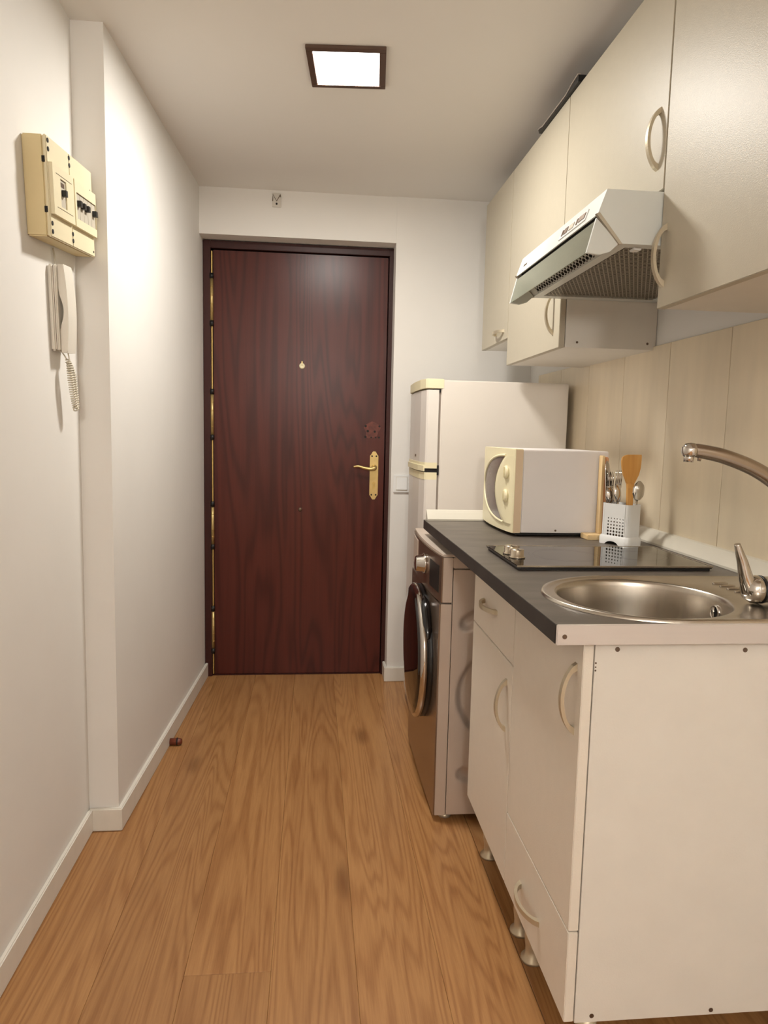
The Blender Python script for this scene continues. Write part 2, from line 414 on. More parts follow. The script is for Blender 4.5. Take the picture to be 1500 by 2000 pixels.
part('handle_rose', lathe((0.2915, YL-0.004, 1.036), (0, -1, 0), [(0.014, 0), (0.014, 0.006), (0.010, 0.012), (0.009, 0.045), (0.0, 0.047)], 24), M['brass'], hp)
lev = bez([(0.2915, YL-0.045, 1.036), (0.272, YL-0.048, 1.031), (0.240, YL-0.046, 1.036), (0.212, YL-0.044, 1.043), (0.190, YL-0.043, 1.040)], 8)
part('lever', tube(lev, [0.010 - 0.0055*i/len(lev) for i in range(len(lev))], 12), M['brass'], hp)

# ------------------------------------------------------------------ ceiling light and added fill globe
def downlight(loc, rz, label, watts, s=0.113, i=0.094):
    t = thing('ceiling_light', label, 'ceiling light', loc, (0, 0, rz), None)
    bm = B()
    bx(bm, -s, s, -s, -i, -0.010, 0, 0.001); bx(bm, -s, s, i, s, -0.010, 0, 0.001)
    bx(bm, -s, -i, -i, i, -0.010, 0, 0.001); bx(bm, i, s, -i, i, -0.010, 0, 0.001)
    part('lamp_frame', bm, M['lampframe'], t, local=True)
    part('diffuser', box(-i, i, -i, i, -0.0065, -0.001), M['lamp'], t, 'glowing white diffuser', local=True)
    ld = bpy.data.lights.new('panel_light', 'AREA'); ld.shape = 'SQUARE'; ld.size = 2*i-0.004; ld.energy = watts; ld.color = LAMP_COLOR; ld.spread = LAMP_SPREAD
    lo_ = bpy.data.objects.new('panel_light', ld); COL.objects.link(lo_); lo_.parent = t; lo_.location = (0, 0, -0.0072)
    return t
downlight((0.085, 2.199, H), -0.085, 'glowing square recessed light in the ceiling before the door', LAMP_WATTS)
pg = thing('fill_globe', 'added glowing globe giving fill light from behind the viewpoint', 'fill light', (0.05, -1.7, H))  # unseen globe added to brighten the surfaces that face the camera
part('fill_canopy', lathe((0.05, -1.7, H), (0, 0, -1), [(0, 0), (0.05, 0), (0.045, 0.02), (0.008, 0.03), (0, 0.03)], 24), M['lampframe'], pg)
part('fill_rod', cyl((0.05, -1.7, H-0.02), (0.05, -1.7, H-0.24), 0.005, n=10), M['lampframe'], pg)
part('globe', lathe((0.05, -1.7, H-0.36), (0, 0, 1), [(0.13*math.sin(math.pi*k/20), -0.13*math.cos(math.pi*k/20)) for k in range(21)], 32), emit('fill_glow', LAMP_COLOR, FILL_STRENGTH), pg, 'glowing surface of the added fill light')

# ------------------------------------------------------------------ bow handle
def bow_handle(parent, x, yc, zc, horizontal=False, Ln=0.128, rise=0.027):
    n = 24; out, inn = [], []
    for k in range(n+1):
        q = 2*k/n-1; out.append((q*Ln/2, rise*max(0.0, 1-q*q)**0.72))
        inn.append((q*0.80*Ln/2, (rise-0.0065)*max(0.0, 1-q*q)**0.60))
    bm = B(); wd = 0.0055; rows = []
    for side in (-wd, wd):
        for prof in (out, inn):
            rows.append([bm.verts.new((x-v, yc+u, zc+side) if horizontal else (x-v, yc+side, zc+u)) for u, v in prof])
    o0, i0, o1, i1 = rows
    for a_, b_ in ((o0, i0), (o1, i1), (o0, o1), (i0, i1)):
        for k in range(n):
            bm.faces.new((a_[k], a_[k+1], b_[k+1], b_[k]))
    for k in (0, n): bm.faces.new((o0[k], i0[k], i1[k], o1[k]))
    return part('handle', bm, M['handle'], parent, 'satin metal bow handle')

# ------------------------------------------------------------------ base cabinets
XC = 0.454
def leg(parent, x, y, z1=0.162):
    lg = part('leg', lathe((x, y, 0), (0, 0, 1), [(0.0, 0.0), (0.026, 0.0), (0.026, 0.006), (0.017, 0.011), (0.016, 0.03), (0.019, 0.055), (0.019, z1), (0, z1)], 24), M['handle'], parent)
def base_unit(name, label, y0, y1, drawer_first, screws=False):
    z0, z1 = 0.162, 0.862
    t = thing(name, label, 'cabinet', ((XC+0.99)/2, (y0+y1)/2, 0), group='white base cabinets under the worktop')
    pt = 0.016
    s1 = part('side_panel', box(XC+0.0195, 0.985, y0, y0+pt, z0, z1, 0.0006, 1), M['panel_side'], t)
    part('side_panel', box(XC+0.0195, 0.985, y1-pt, y1, z0, z1, 0.0006, 1), M['panel_side'], t)
    part('bottom_panel', box(XC+0.0195, 0.985, y0+pt, y1-pt, z0, z0+pt), M['panel_side'], t)
    part('back_panel', box(0.975, 0.985, y0+pt, y1-pt, z0+pt, z1), M['panel_side'], t)
    part('front_rail', box(XC+0.0195, XC+0.035, y0+pt, y1-pt, z1-0.05, z1), M['panel_side'], t)
    if screws:
        for sx_, sz in ((0.512, 0.8485), (0.740, 0.8455), (0.505, 0.1745), (0.730, 0.1715), (0.95, 0.84)):
            part('panel_screw', cyl((sx_, y0-0.0008, sz), (sx_, y0+0.002, sz), 0.0042, n=12), M['screw'], s1)
        for k, (dz, r) in enumerate(((0.0, 0.0016), (0.006, 0.0014), (0.013, 0.0017))):
            part('edge_chip', cyl((XC+0.0215, y0-0.0006, 0.812+dz), (XC+0.0215, y0+0.001, 0.812+dz), r, n=8), M['screw'], s1)
    g_ = 0.0013
    def front(nm, za, zb):
        return part(nm, box(XC, XC+0.018, y0+g_, y1-g_, za+g_, zb-g_, 0.0012, 2), M['melamine'], t)
    if drawer_first:
        dr = front('drawer_front', 0.683, z1); bow_handle(dr, XC, 1.726, 0.768, True, 0.140)
        dd = front('cabinet_door', z0, 0.683); bow_handle(dd, XC, 1.553, 0.574)
    else:
        dd = front('cabinet_door', 0.337, z1); bow_handle(dd, XC, 1.136, 0.752)
        dr = front('drawer_front', z0, 0.337); bow_handle(dr, XC, 1.322, 0.2405, True, 0.134)
    for ly in (y0+0.045, y1-0.045):
        leg(t, 0.515, ly); leg(t, 0.94, ly)
    return t
base_unit('sink_cabinet', 'white base cabinet under the sink, door above a low drawer', 1.106, 1.5055, False, True)
base_unit('drawer_cabinet', 'white base cabinet beside the washing machine, drawer above a door', 1.5065, 1.906, True)

# ------------------------------------------------------------------ worktop
ZT, ZB = 0.8985, 0.8665
SC = (0.628, 1.266); SRX, SRY = 0.160, 0.160
wt = thing('worktop', 'dark grey slate-look kitchen worktop with pale metal end strip', 'worktop', (0.70, 1.78, ZB))
def ray_rect(cx, cy, a, x0, x1, y0, y1):
    dx, dy = math.cos(a), math.sin(a); t = 1e9
    if dx > 1e-9: t = min(t, (x1-cx)/dx)
    if dx < -1e-9: t = min(t, (x0-cx)/dx)
    if dy > 1e-9: t = min(t, (y1-cy)/dy)
    if dy < -1e-9: t = min(t, (y0-cy)/dy)
    return cx+dx*t, cy+dy*t
def angles(rect, n=96):
    A = [2*math.pi*k/n for k in range(n)]
    x0, x1, y0, y1 = rect
    for x, y in ((x0, y0), (x1, y0), (x1, y1), (x0, y1)):
        A.append(math.atan2(y-SC[1], x-SC[0]) % (2*math.pi))
    return sorted(set(round(a, 6) for a in A))
rect = (0.395, 0.84, 1.0815, 1.47)
A = angles(rect); bm = B()
rows = []
for z in (ZT, ZB):
    rows.append([bm.verts.new((*ray_rect(*SC, a, *rect), z)) for a in A])
    rows.append([bm.verts.new((SC[0]+(SRX+0.006)*math.cos(a), SC[1]+(SRY+0.006)*math.sin(a), z)) for a in A])
n = len(A)
for r1, r2 in ((0, 1), (1, 3), (3, 2), (2, 0)):
    for k in range(n):
        k2 = (k+1) % n; bm.faces.new((rows[r1][k], rows[r1][k2], rows[r2][k2], rows[r2][k]))
bx(bm, 0.84, 1.005, 1.0815, 1.47, ZB, ZT); bx(bm, 0.395, 1.005, 1.47, 2.475, ZB, ZT)
part('worktop_slab', bm, M['worktop'], wt)
part('edge_band', box(0.3935, 0.3949, 1.0815, 2.475, ZB, ZT-0.0004, 0.0005), mat('dark_edge_band', (50, 45, 42), 0.5, noise=0.3, nscale=(20, 14, 20)), wt, 'nearly black front edge')
st = part('end_strip', box(0.3945, 1.005, 1.0765, 1.0812, ZB-0.0015, ZT+0.001, 0.0015), M['alu'], wt, 'pale metal strip on the near end')
for sx_ in (0.408, 0.95):
    part('strip_screw', cyl((sx_, 1.0757, 0.8795), (sx_, 1.078, 0.8795), 0.0040, n=12), M['screw'], st)
# upstand mouldings
prof = [(0.0, 0.0), (0.034, 0.0), (0.034, 0.006), (0.026, 0.016), (0.016, 0.028), (0.0085, 0.036), (0.0, 0.038)]
u1 = part('wall_upstand', prism([(1.0110-x, ZT+0.0005+z) for x, z in prof], 'y', 1.09, 2.44), M['upstand'], smooth=False)
tag(u1, 'pale rounded sealing strip between worktop and beige tiles', 'trim')
u2 = part('end_upstand', prism([(2.474-x, ZT+0.0005+z*0.95) for x, z in prof], 'x', 0.402, 0.97), M['upstand'], smooth=False)
tag(u2, 'white rounded sealing strip at worktop end before the fridge', 'trim')

# ------------------------------------------------------------------ sink
s = thing('sink', 'stainless steel inset sink with round bowl and ridged drainer', 'sink', (0.70, 1.266, ZT))
def sink_outline(a, grow=0.0):
    R = 0.186 + grow
    dx, dy = math.cos(a), math.sin(a)
    if dx <= 0: return SC[0]+dx*R*1.02, SC[1]+dy*R
    x, y = ray_rect(*SC, a, 0, 0.968+grow, SC[1]-R, SC[1]+R)
    return x, y
N_ = 128
AA = sorted(set([round(2*math.pi*k/N_, 6) for k in range(N_)] + [round(math.atan2(q, 0.340) % (2*math.pi), 6) for q in (0.186, -0.186)]))
bm = B(); loops = []
def lp(fn, z): loops.append([bm.verts.new((*fn(a), z)) for a in AA])
lp(lambda a: sink_outline(a, 0.0), ZT+0.0004)
lp(lambda a: sink_outline(a, -0.001), ZT+0.0050)
lp(lambda a: sink_outline(a, -0.005), ZT+0.0068)
lp(lambda a: sink_outline(a, -0.011), ZT+0.0056)
def mixin(f):
    def g2(a):
        x, y = sink_outline(a, -0.011); bx_, by_ = SC[0]+SRX*1.02*math.cos(a), SC[1]+SRY*1.02*math.sin(a)
        return x*(1-f)+bx_*f, y*(1-f)+by_*f
    return g2
lp(mixin(0.35), ZT+0.0040); lp(mixin(0.75), ZT+0.0036)
def ell(k): return lambda a: (SC[0]+SRX*k*math.cos(a), SC[1]+SRY*k*math.sin(a))
for k, z in ((1.02, 0.0030), (1.0, 0.0018), (0.985, -0.003), (0.975, -0.010), (0.955, -0.05), (0.93, -0.095), (0.90, -0.122), (0.84, -0.140), (0.74, -0.150), (0.5, -0.1545), (0.28, -0.157), (0.24, -0.160)):
    lp(ell(k), ZT+z)
for a_, b_ in zip(loops, loops[1:]):
    for k in range(len(AA)):
        k2 = (k+1) % len(AA); f = bm.faces.new((a_[k], a_[k2], b_[k2], b_[k])); f.smooth = True
bm.faces.new(loops[-1])
part('basin', bm, M['steel'], s)
# drain and overflow
part('drain', lathe((SC[0], SC[1], ZT-0.158), (0, 0, 1), [(0.036, 0), (0.036, 0.003), (0.030, 0.004), (0.024, 0.001), (0, 0.001)], 32), M['chrome'], s)
oa = 0.02
oc = V(SC[0]+SRX*0.958*math.cos(oa), SC[1]+SRY*0.958*math.sin(oa), ZT-0.030); on = V(-math.cos(oa), -math.sin(oa), 0.06)
ov = part('overflow_ring', lathe(oc - on*0.002, on, [(0.0155, 0), (0.0155, 0.004), (0.0125, 0.006), (0.0105, 0.004), (0.0105, 0.0)], 32), M['chrome'], s)
part('overflow_hole', lathe(oc, on, [(0.0105, 0.001), (0, 0.001)], 24), M['dark'], ov)
part('overflow_bar', tube([oc + on*0.004 + V(0, 0, 0.0105), oc + on*0.004 - V(0, 0, 0.0105)], 0.0022, 8), M['chrome'], ov)
for k in range(4):
    yy = 1.300 + 0.026*k
    part('drainer_ridge', tube(bez([(0.838, yy, ZT+0.0034), (0.846, yy, ZT+0.0048), (0.862, yy, ZT+0.0048), (0.870, yy, ZT+0.0034)], 4), 0.0028, 8), M['steel'], s)

# ------------------------------------------------------------------ faucet
FY = 1.205
f_ = thing('faucet', 'chrome mixer tap with arched spout behind the sink bowl', 'faucet', (0.915, FY, ZT+0.004))
zb = ZT+0.004
part('tap_body', lathe((0.915, FY, zb), (0, 0, 1), [(0, 0), (0.030, 0), (0.030, 0.006), (0.026, 0.010), (0.026, 0.075), (0.021, 0.085), (0.017, 0.09), (0, 0.09)], 32), M['chrome'], f_)
part('cartridge', lathe((0.915, FY, zb+0.0265), (-1, 0, 0), [(0.0, 0), (0.0245, 0), (0.0245, 0.083), (0.0255, 0.085), (0.0255, 0.088), (0, 0.088)], 32), M['chrome'], f_)
part('seal_ring', lathe((0.915, FY, zb+0.0265), (-1, 0, 0), [(0.02, 0.088), (0.0262, 0.088), (0.0262, 0.0915), (0.02, 0.0915)], 32), M['black'], f_)
lv = part('lever_cap', lathe((0.915, FY, zb+0.0265), (-1, 0, 0), [(0.0, 0.0915), (0.0255, 0.0915), (0.0265, 0.098), (0.0250, 0.108), (0.018, 0.118), (0.0, 0.122)], 32), M['chrome'], f_)
lvp = bez([(0.809, FY, 0.926), (0.797, FY, 0.950), (0.788, FY, 0.978), (0.780, FY, 0.998), (0.774, FY, 1.014)], 6)
part('lever', tube(lvp, [0.019 - 0.0135*(i/(len(lvp)-1))**0.6 for i in range(len(lvp))], 14), M['chrome'], lv)
sp = bez([(0.915, FY, zb+0.085), (0.912, FY, 1.035), (0.893, FY, 1.078), (0.852, FY, 1.118), (0.800, FY, 1.150), (0.740, FY, 1.172), (0.690, FY, 1.182), (0.668, FY, 1.183)], 8)
part('spout', tube(sp, [0.0165 - 0.0045*i/(len(sp)-1) for i in range(len(sp))], 18), M['satin'], f_)
tip = part('spout_tip', lathe((0.676, FY, 1.183), (-1, 0, -0.12), [(0.0, -0.002), (0.0135, -0.002), (0.0145, 0.004), (0.0135, 0.012), (0.008, 0.018), (0, 0.019)], 24), M['chrome'], f_)
part('aerator', cyl((0.670, FY, 1.176), (0.669, FY, 1.162), 0.0088, n=20), M['chrome'], tip)
part('nub', cyl((0.690, FY, 1.176), (0.689, FY, 1.164), 0.0048, 0.003, n=12), M['satin'], tip)

# ------------------------------------------------------------------ hob
h = thing('hob', 'black glass ceramic hob with two control knobs on the worktop', 'hob', (0.69, 1.675, ZT))
hx0, hx1, hy0, hy1 = 0.462, 0.928, 1.532, 1.822
part('hob_tray', box(hx0+0.004, hx1-0.004, hy0+0.004, hy1-0.004, ZT+0.0002, ZT+0.0055), M['black'], h)
gl = part('glass_plate', box(hx0, hx1, hy0, hy1, ZT+0.0055, ZT+0.0112, 0.0012), M['hob'], h)
bm = B(); z0, z1 = ZT+0.0085, ZT+0.0120
bx(bm, hx0-0.0012, hx1+0.0012, hy0-0.0012, hy0+0.0012, z0, z1); bx(bm, hx0-0.0012, hx1+0.0012, hy1-0.0012, hy1+0.0012, z0, z1)
bx(bm, hx1-0.0012, hx1+0.0012, hy0, hy1, z0, z1)
part('steel_edge', bm, M['hob_trim'], h)
bm = B()
for cx_, r in ((0.625, 0.088), (0.815, 0.072)):
    for rr in (r, r-0.010):
        lathe((cx_, 1.677, ZT+0.01125), (0, 0, 1), [(rr, 0.0), (rr+0.0012, 0.0)], 48, bm)
part('cooking_zone_print', bm, mat('zone_print', (64, 60, 58), 0.15, noise=0.05), gl)
for ky in (1.640, 1.695):
    kn = part('knob', lathe((0.492, ky, ZT+0.0112), (0, 0, 1), [(0, 0), (0.0195, 0), (0.0195, 0.003), (0.0165, 0.005), (0.0165, 0.019), (0.0150, 0.021), (0, 0.021)], 28), M['hob_trim'], h)
    part('knob_mark', box(0.4905, 0.4935, ky-0.015, ky+0.0, ZT+0.0322, ZT+0.0326), M['black'], kn)

# ------------------------------------------------------------------ upper cabinets
XU, UT = 0.718, 2.171
def upper(name, label, y0, y1, z0, handle, screws=False):
    t = thing(name, label, 'wall cabinet', ((XU+1.018)/2, (y0+y1)/2, z0), group='white wall cabinets above the worktop')
    pt = 0.016
    sp_ = part('side_panel', box(XU+0.0195, 1.0185, y0+0.0005, y0+pt, z0, UT, 0.0006, 1), M['panel_side'], t)
    part('side_panel', box(XU+0.0195, 1.0185, y1-pt, y1-0.0005, z0, UT, 0.0006, 1), M['panel_side'], t)
    part('bottom_panel', box(XU+0.0195, 1.0185, y0+pt, y1-pt, z0, z0+pt), M['panel_side'], t)
    part('top_panel', box(XU+0.0195, 1.0185, y0+pt, y1-pt, UT-pt, UT), M['panel_side'], t)
    part('back_panel', box(1.010, 1.0185, y0+pt, y1-pt, z0+pt, UT-pt), M['panel_side'], t)
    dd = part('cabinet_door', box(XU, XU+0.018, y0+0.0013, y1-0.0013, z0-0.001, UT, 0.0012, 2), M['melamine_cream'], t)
    bow_handle(dd, XU, *handle)
    if screws:
        for sx_, sz in ((0.774, 1.4835), (0.992, 1.4865)):
            part('panel_screw', cyl((sx_, y0-0.0004, sz), (sx_, y0+0.002, sz), 0.0036, n=12), M['screw'], sp_)
    return t
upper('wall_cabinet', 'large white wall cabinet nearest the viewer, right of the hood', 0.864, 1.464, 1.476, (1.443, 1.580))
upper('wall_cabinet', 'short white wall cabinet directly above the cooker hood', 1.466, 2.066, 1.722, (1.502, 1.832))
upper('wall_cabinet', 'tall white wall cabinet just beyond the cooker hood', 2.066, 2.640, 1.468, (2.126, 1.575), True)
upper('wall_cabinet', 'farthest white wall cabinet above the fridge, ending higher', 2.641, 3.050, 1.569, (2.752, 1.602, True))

# dark flat tray lying on the cabinets, rim curling up at both ends
tr = thing('black_tray', 'thin black tray with upturned ends on top of wall cabinets', 'tray', (0.82, 2.165, UT))
pf = [(1.985, 2.1715), (2.325, 2.1715), (2.333, 2.184), (2.318, 2.184), (2.290, 2.1775), (2.080, 2.1775), (2.035, 2.186), (1.985, 2.190)]
part('tray_body', prism(pf, 'x', 0.709, 0.98), M['black'], tr)
rim = [(2.333, 2.1841), (2.318, 2.1841), (2.290, 2.1776), (2.080, 2.1776), (2.035, 2.1861), (1.985, 2.1901)]
part('tray_rim', prism(rim + [(y, z+0.0025) for y, z in rim[::-1]], 'x', 0.707, 0.716), mat('tray_rim', (170, 158, 148), 0.4, noise=0.05), tr, 'pale rim line')

# ------------------------------------------------------------------ cooker hood
hd = thing('cooker_hood', 'white cooker hood with slanted glass visor and metal filter', 'cooker hood', (0.80, 1.766, 1.60))
y0, y1 = 1.4675, 2.0645
A_ = (0.598, 1.7145); Bp = (0.580, 1.663); Cp = (0.632, 1.6065); Wt = (1.008, 1.7145); Wb = (1.008, 1.6065)
shell = B(); tk = 0.004
for ya, yb in ((y0, y0+tk), (y1-tk, y1)):
    prism([A_, Wt, Wb, Cp, Bp], 'y', ya, yb, shell)
prism([A_, Wt, (Wt[0], Wt[1]-tk), (A_[0]+0.002, A_[1]-tk)], 'y', y0+tk, y1-tk, shell)
prism([A_, (A_[0]+tk, A_[1]-0.002), (Bp[0]+tk, Bp[1]), Bp], 'y', y0+tk, y1-tk, shell)
prism([Wt, (Wt[0]-tk, Wt[1]), (Wb[0]-tk, Wb[1]), Wb], 'y', y0+tk, y1-tk, shell)
part('hood_shell', shell, M['hood'], hd)
part('hood_cavity', prism([(0.606, 1.700), (1.000, 1.700), (1.000, 1.6185), (0.640, 1.6185), (0.593, 1.668)], 'y', y0+0.008, y1-0.008), M['dark'], hd)
for ya, yb in ((y0-0.001, y0+0.008), (y1-0.008, y1+0.001)):
    part('edge_lip', prism([(Bp[0]-0.003, Bp[1]+0.001), (Cp[0]-0.002, Cp[1]-0.002), (Cp[0]+0.004, Cp[1]), (Bp[0]+0.004, Bp[1]+0.004)], 'y', ya, yb), M['hood_grey'], hd)
# perforated sheets: every cell is a frame round a real opening
def perforated(P0, U, Vv, nu, nv, hu, hv, stagger, nseg=8, margin_u=0.0, margin_v=0.0):
    bm = B(); P0, U, Vv = Vector(P0), Vector(U), Vector(Vv)
    for j in range(nv):
        for i in range(nu):
            off = 0.5 if (stagger and j % 2) else 0.0
            if off and i == nu-1: continue
            c0 = (i+off)/nu; c1 = (i+1+off)/nu; r0 = j/nv; r1 = (j+1)/nv
            uc, vc = (c0+c1)/2, (r0+r1)/2; du, dv = (c1-c0)/2, (r1-r0)/2
            o, q = [], []
            for k in range(nseg):
                a = 2*math.pi*(k+0.5)/nseg; ca, sa = math.cos(a), math.sin(a)
                m_ = max(abs(ca), abs(sa))
                o.append((uc+du*ca/m_, vc+dv*sa/m_)); 
                if stagger: q.append((uc+du*hu*ca, vc+dv*hv*sa))
                else: q.append((uc+du*hu*ca/m_, vc+dv*hv*sa/m_))
            vo = [bm.verts.new(P0+U*a_+Vv*b_) for a_, b_ in o]; vq = [bm.verts.new(P0+U*a_+Vv*b_) for a_, b_ in q]
            for k in range(nseg):
                k2 = (k+1) % nseg; bm.faces.new((vo[k], vo[k2], vq[k2], vq[k]))
    bmesh.ops.remove_doubles(bm, verts=bm.verts[:], dist=0.00002)
    return bm
# underside filter
fx0, fx1 = 0.655, 0.985
fl = part('filter_mesh', perforated((fx0, y0+0.03, 1.6085), (fx1-fx0, 0, 0), (0, y1-y0-0.06, 0), 30, 46, 0.80, 0.66, True), M['hood_grey'], hd, 'pale metal grease filter with rows of oval holes', kind='stuff')
bm = B()
bx(bm, Cp[0], fx0, y0+tk, y1-tk, 1.6068, 1.6100); bx(bm, fx1, 1.004, y0+tk, y1-tk, 1.6068, 1.6100)
bx(bm, fx0, fx1, y0+tk, y0+0.03, 1.6068, 1.6100); bx(bm, fx0, fx1, y1-0.03, y1-tk, 1.6068, 1.6100)
part('filter_frame', bm, M['hood'], hd)
part('filter_latch', box(0.672, 0.690, y0+0.022, y0+0.045, 1.6015, 1.6068, 0.0015), M['plastic_white'], hd)
# slanted vent with slots
sl = Vector((Cp[0]-Bp[0], 0, Cp[1]-Bp[1]))
p_top = Vector((Bp[0]+0.004, 0, Bp[1]-0.001)) + sl*0.34
vent = perforated((p_top.x, y0+0.055, p_top.z), (0, y1-y0-0.11, 0), tuple(sl*0.56), 24, 3, 0.74, 0.66, False)
pb0 = Vector((Bp[0]+0.004, 0, Bp[1]-0.001)); nrm = Vector((0.003, 0, 0.003))
for ya, yb, f0, f1 in ((y0+tk, y1-tk, 0.16, 0.34), (y0+tk, y1-tk, 0.90, 0.97), (y0+tk, y0+0.055, 0.34, 0.90), (y1-0.055, y1-tk, 0.34, 0.90)):
    a1, a2 = pb0+sl*f0, pb0+sl*f1
    q = [vent.verts.new((p.x, yy, p.z)) for p, yy in ((a1, ya), (a1, yb), (a2, yb), (a2, ya))]
    vent.faces.new(q)
part('vent_grille', vent, M['hood'], hd, 'slanted strip with three rows of dark slots', kind='stuff')
# visor: glass plate carried by two cheeks
Ap = (0.566, 1.589)
vs = part('visor_glass', prism([(Bp[0]-0.0005, Bp[1]-0.0105), (Bp[0]+0.0025, Bp[1]-0.0105), (Ap[0]+0.003, Ap[1]), (Ap[0], Ap[1])], 'y', y0+0.014, y1-0.012), M['visor'], hd, 'greenish grey translucent visor plate')
cheek = [(Bp[0], Bp[1]-0.006), (Cp[0]-0.001, Cp[1]+0.001), (0.612, 1.590), (0.590, 1.583), (Ap[0]-0.004, Ap[1]-0.003)]
part('visor_cheek', prism(cheek, 'y', y0+0.004, y0+0.013, bev=0.001), M['hood'], hd)
part('visor_cheek', prism(cheek, 'y', y1-0.013, y1-0.004, bev=0.001), M['hood'], hd)
# controls on the sloping front band
def band(u, dd_=0.0):      # point on the front band, u from top (0) to bottom (1)
    p = Vector((A_[0]+(Bp[0]-A_[0])*u, 0, A_[1]+(Bp[1]-A_[1])*u)); nn = Vector((-(A_[1]-Bp[1]), 0, A_[0]-Bp[0])).normalized()
    return p + nn*dd_
def band_box(ya, yb, u0, u1, d0, d1, bm=None):
    return prism([tuple(band(u0, d0).xz), tuple(band(u0, d1).xz), tuple(band(u1, d1).xz), tuple(band(u1, d0).xz)], 'y', ya, yb, bm)
cp_ = part('control_strip', band_box(1.545, 1.715, 0.34, 0.80, -0.0005, 0.0022), M['plastic_white'], hd)
for ya, yb, u0, u1, mm in ((1.553, 1.590, 0.44, 0.68, 'screw'), (1.598, 1.605, 0.44, 0.70, 'screw'), (1.620, 1.650, 0.46, 0.70, 'hood_grey'), (1.660, 1.683, 0.44, 0.70, 'screw'), (1.690, 1.698, 0.44, 0.70, 'screw')):
    part('switch', band_box(ya, yb, u0, u1, 0.0022, 0.0036), M[mm], cp_)
bm = B()
for k in range(4): band_box(1.985+0.008*k, 1.990+0.008*k, 0.56, 0.66, -0.0004, 0.0006, bm)
part('maker_mark', bm, M['screw'], hd)

# ------------------------------------------------------------------ fridge
fr = thing('fridge', 'white fridge freezer with cream trim standing beyond the worktop', 'fridge', (0.72, 2.93, 0))
fy0, fy1, FT = 2.690, 3.170, 1.414
part('fridge_body', box(0.482, 0.985, fy0, fy1, 0.012, FT-0.004, 0.004), M['fridge'], fr)
def door_plan(x_in=0.474, grow=0.0, yA=fy0, yB=fy1):
    return [(x_in, yA), (0.434-grow, yA+0.002), (0.428-grow, yA+0.012), (0.4175-grow, yA+0.085), (0.4150-grow, yA+0.24), (0.4200-grow, yB-0.085), (0.440-grow, yB-0.012), (x_in, yB)]
up_ = part('freezer_door', prism(door_plan(), 'z', 1.094, 1.372), M['fridge_door'], fr)
lo_ = part('fridge_door', prism(door_plan(), 'z', 0.06, 1.028), M['fridge_door'], fr)
part('door_trim', prism(door_plan(grow=0.001), 'z', 1.0715, 1.094), M['cream'], up_, 'cream plastic trim')
part('door_trim', prism(door_plan(grow=0.001), 'z', 1.028, 1.056), M['cream'], lo_, 'cream plastic trim')
part('handle_lip', prism([(x-0.006, y) for x, y in door_plan()[2:6]] + [(x-0.0005, y) for x, y in door_plan()[2:6]][::-1], 'z', 1.060, 1.082), M['cream'], up_)
part('top_cap', prism([(0.492, fy0-0.001)] + [(x-0.004, y) for x, y in door_plan(0.492)[1:-1]] + [(0.492, fy1+0.001)], 'z', 1.377, FT, bev=0.002), M['cream'], fr, 'cream plastic top edge')
bm = box(0.474, 0.482, fy0+0.003, fy1-0.003, 0.06, 1.376)
part('door_seal', bm, mat('seal_grey', (150, 138, 128), 0.6, noise=0.05), fr)
bm = box(0.455, 0.481, fy0+0.0005, fy0+0.03, 1.3725, 1.3765); bx(bm, 0.4745, 0.4812, fy0-0.0004, fy0+0.01, 1.362, 1.3765)
part('hinge', bm, M['dark'], fr)
bm = box(0.430, 0.474, fy0+0.004, fy1-0.01, 1.056, 1.0715); bx(bm, 0.4735, 0.4815, fy0-0.0004, fy0+0.02, 1.046, 1.084)
part('middle_hinge', bm, M['dark'], fr)
part('badge', box(0.4140, 0.4166, 2.86, 2.885, 1.112, 1.121, 0.0004), M['screw'], up_)
for fx in (0.51, 0.95):
    for fy in (fy0+0.03, fy1-0.03):
        part('foot', cyl((fx, fy, 0), (fx, fy, 0.013), 0.018, n=16), M['black'], fr)

# ------------------------------------------------------------------ washing machine
wm = thing('washing_machine', 'silver front-loading washing machine under the worktop', 'washing machine', (0.66, 2.345, 0))
wy0, wy1, WT = 2.052, 2.642, 0.845
def plan(xf, bulge, ya=wy0, yb=wy1, xb=0.402, n=14):
    pts = [(xb, ya)]
    for k in range(n+1):
        t = k/n; pts.append((xf - bulge*(1-(2*t-1)**2), ya+(yb-ya)*t))
    return pts + [(xb, yb)]
part('cabinet', box(0.4225, 0.95, wy0+0.0195, wy1, 0.018, 0.800, 0.003), M['wm'], wm)
# pressed side panel: a height field with real stiffening hollows
def side_panel():
    bm = B(); x0_, x1_, z0_, z1_ = 0.4225, 0.93, 0.020, 0.798; nx, nz = 88, 130; grid = []
    def caps(x, z, ax, az, bx_, bz, r):
        t = max(0, min(1, ((x-ax)*(bx_-ax)+(z-az)*(bz-az))/((bx_-ax)**2+(bz-az)**2)))
        return math.hypot(x-ax-t*(bx_-ax), z-az-t*(bz-az)) - r
    for i in range(nx+1):
        row = []
        for j in range(nz+1):
            x = x0_+(x1_-x0_)*i/nx; z = z0_+(z1_-z0_)*j/nz
            dd_ = min(math.hypot(x-0.600, z-0.405)-0.160, caps(x, z, 0.470, 0.633, 0.56, 0.690, 0.028), caps(x, z, 0.475, 0.150, 0.56, 0.115, 0.026))
            q = max(0.0, min(1.0, -dd_/0.020)); q = q*q*(3-2*q)
            row.append(bm.verts.new((x, wy0+0.018*q, z)))
        grid.append(row)
    for i in range(nx):
        for j in range(nz):
            f = bm.faces.new((grid[i][j], grid[i+1][j], grid[i+1][j+1], grid[i][j+1])); f.smooth = True
    return bm
part('side_panel', side_panel(), M['wm'], wm, 'pressed silver side with round hollows')
part('front_panel', prism(plan(0.382, 0.004, xb=0.3865), 'z', 0.018, 0.692), M['wm_front'], wm)
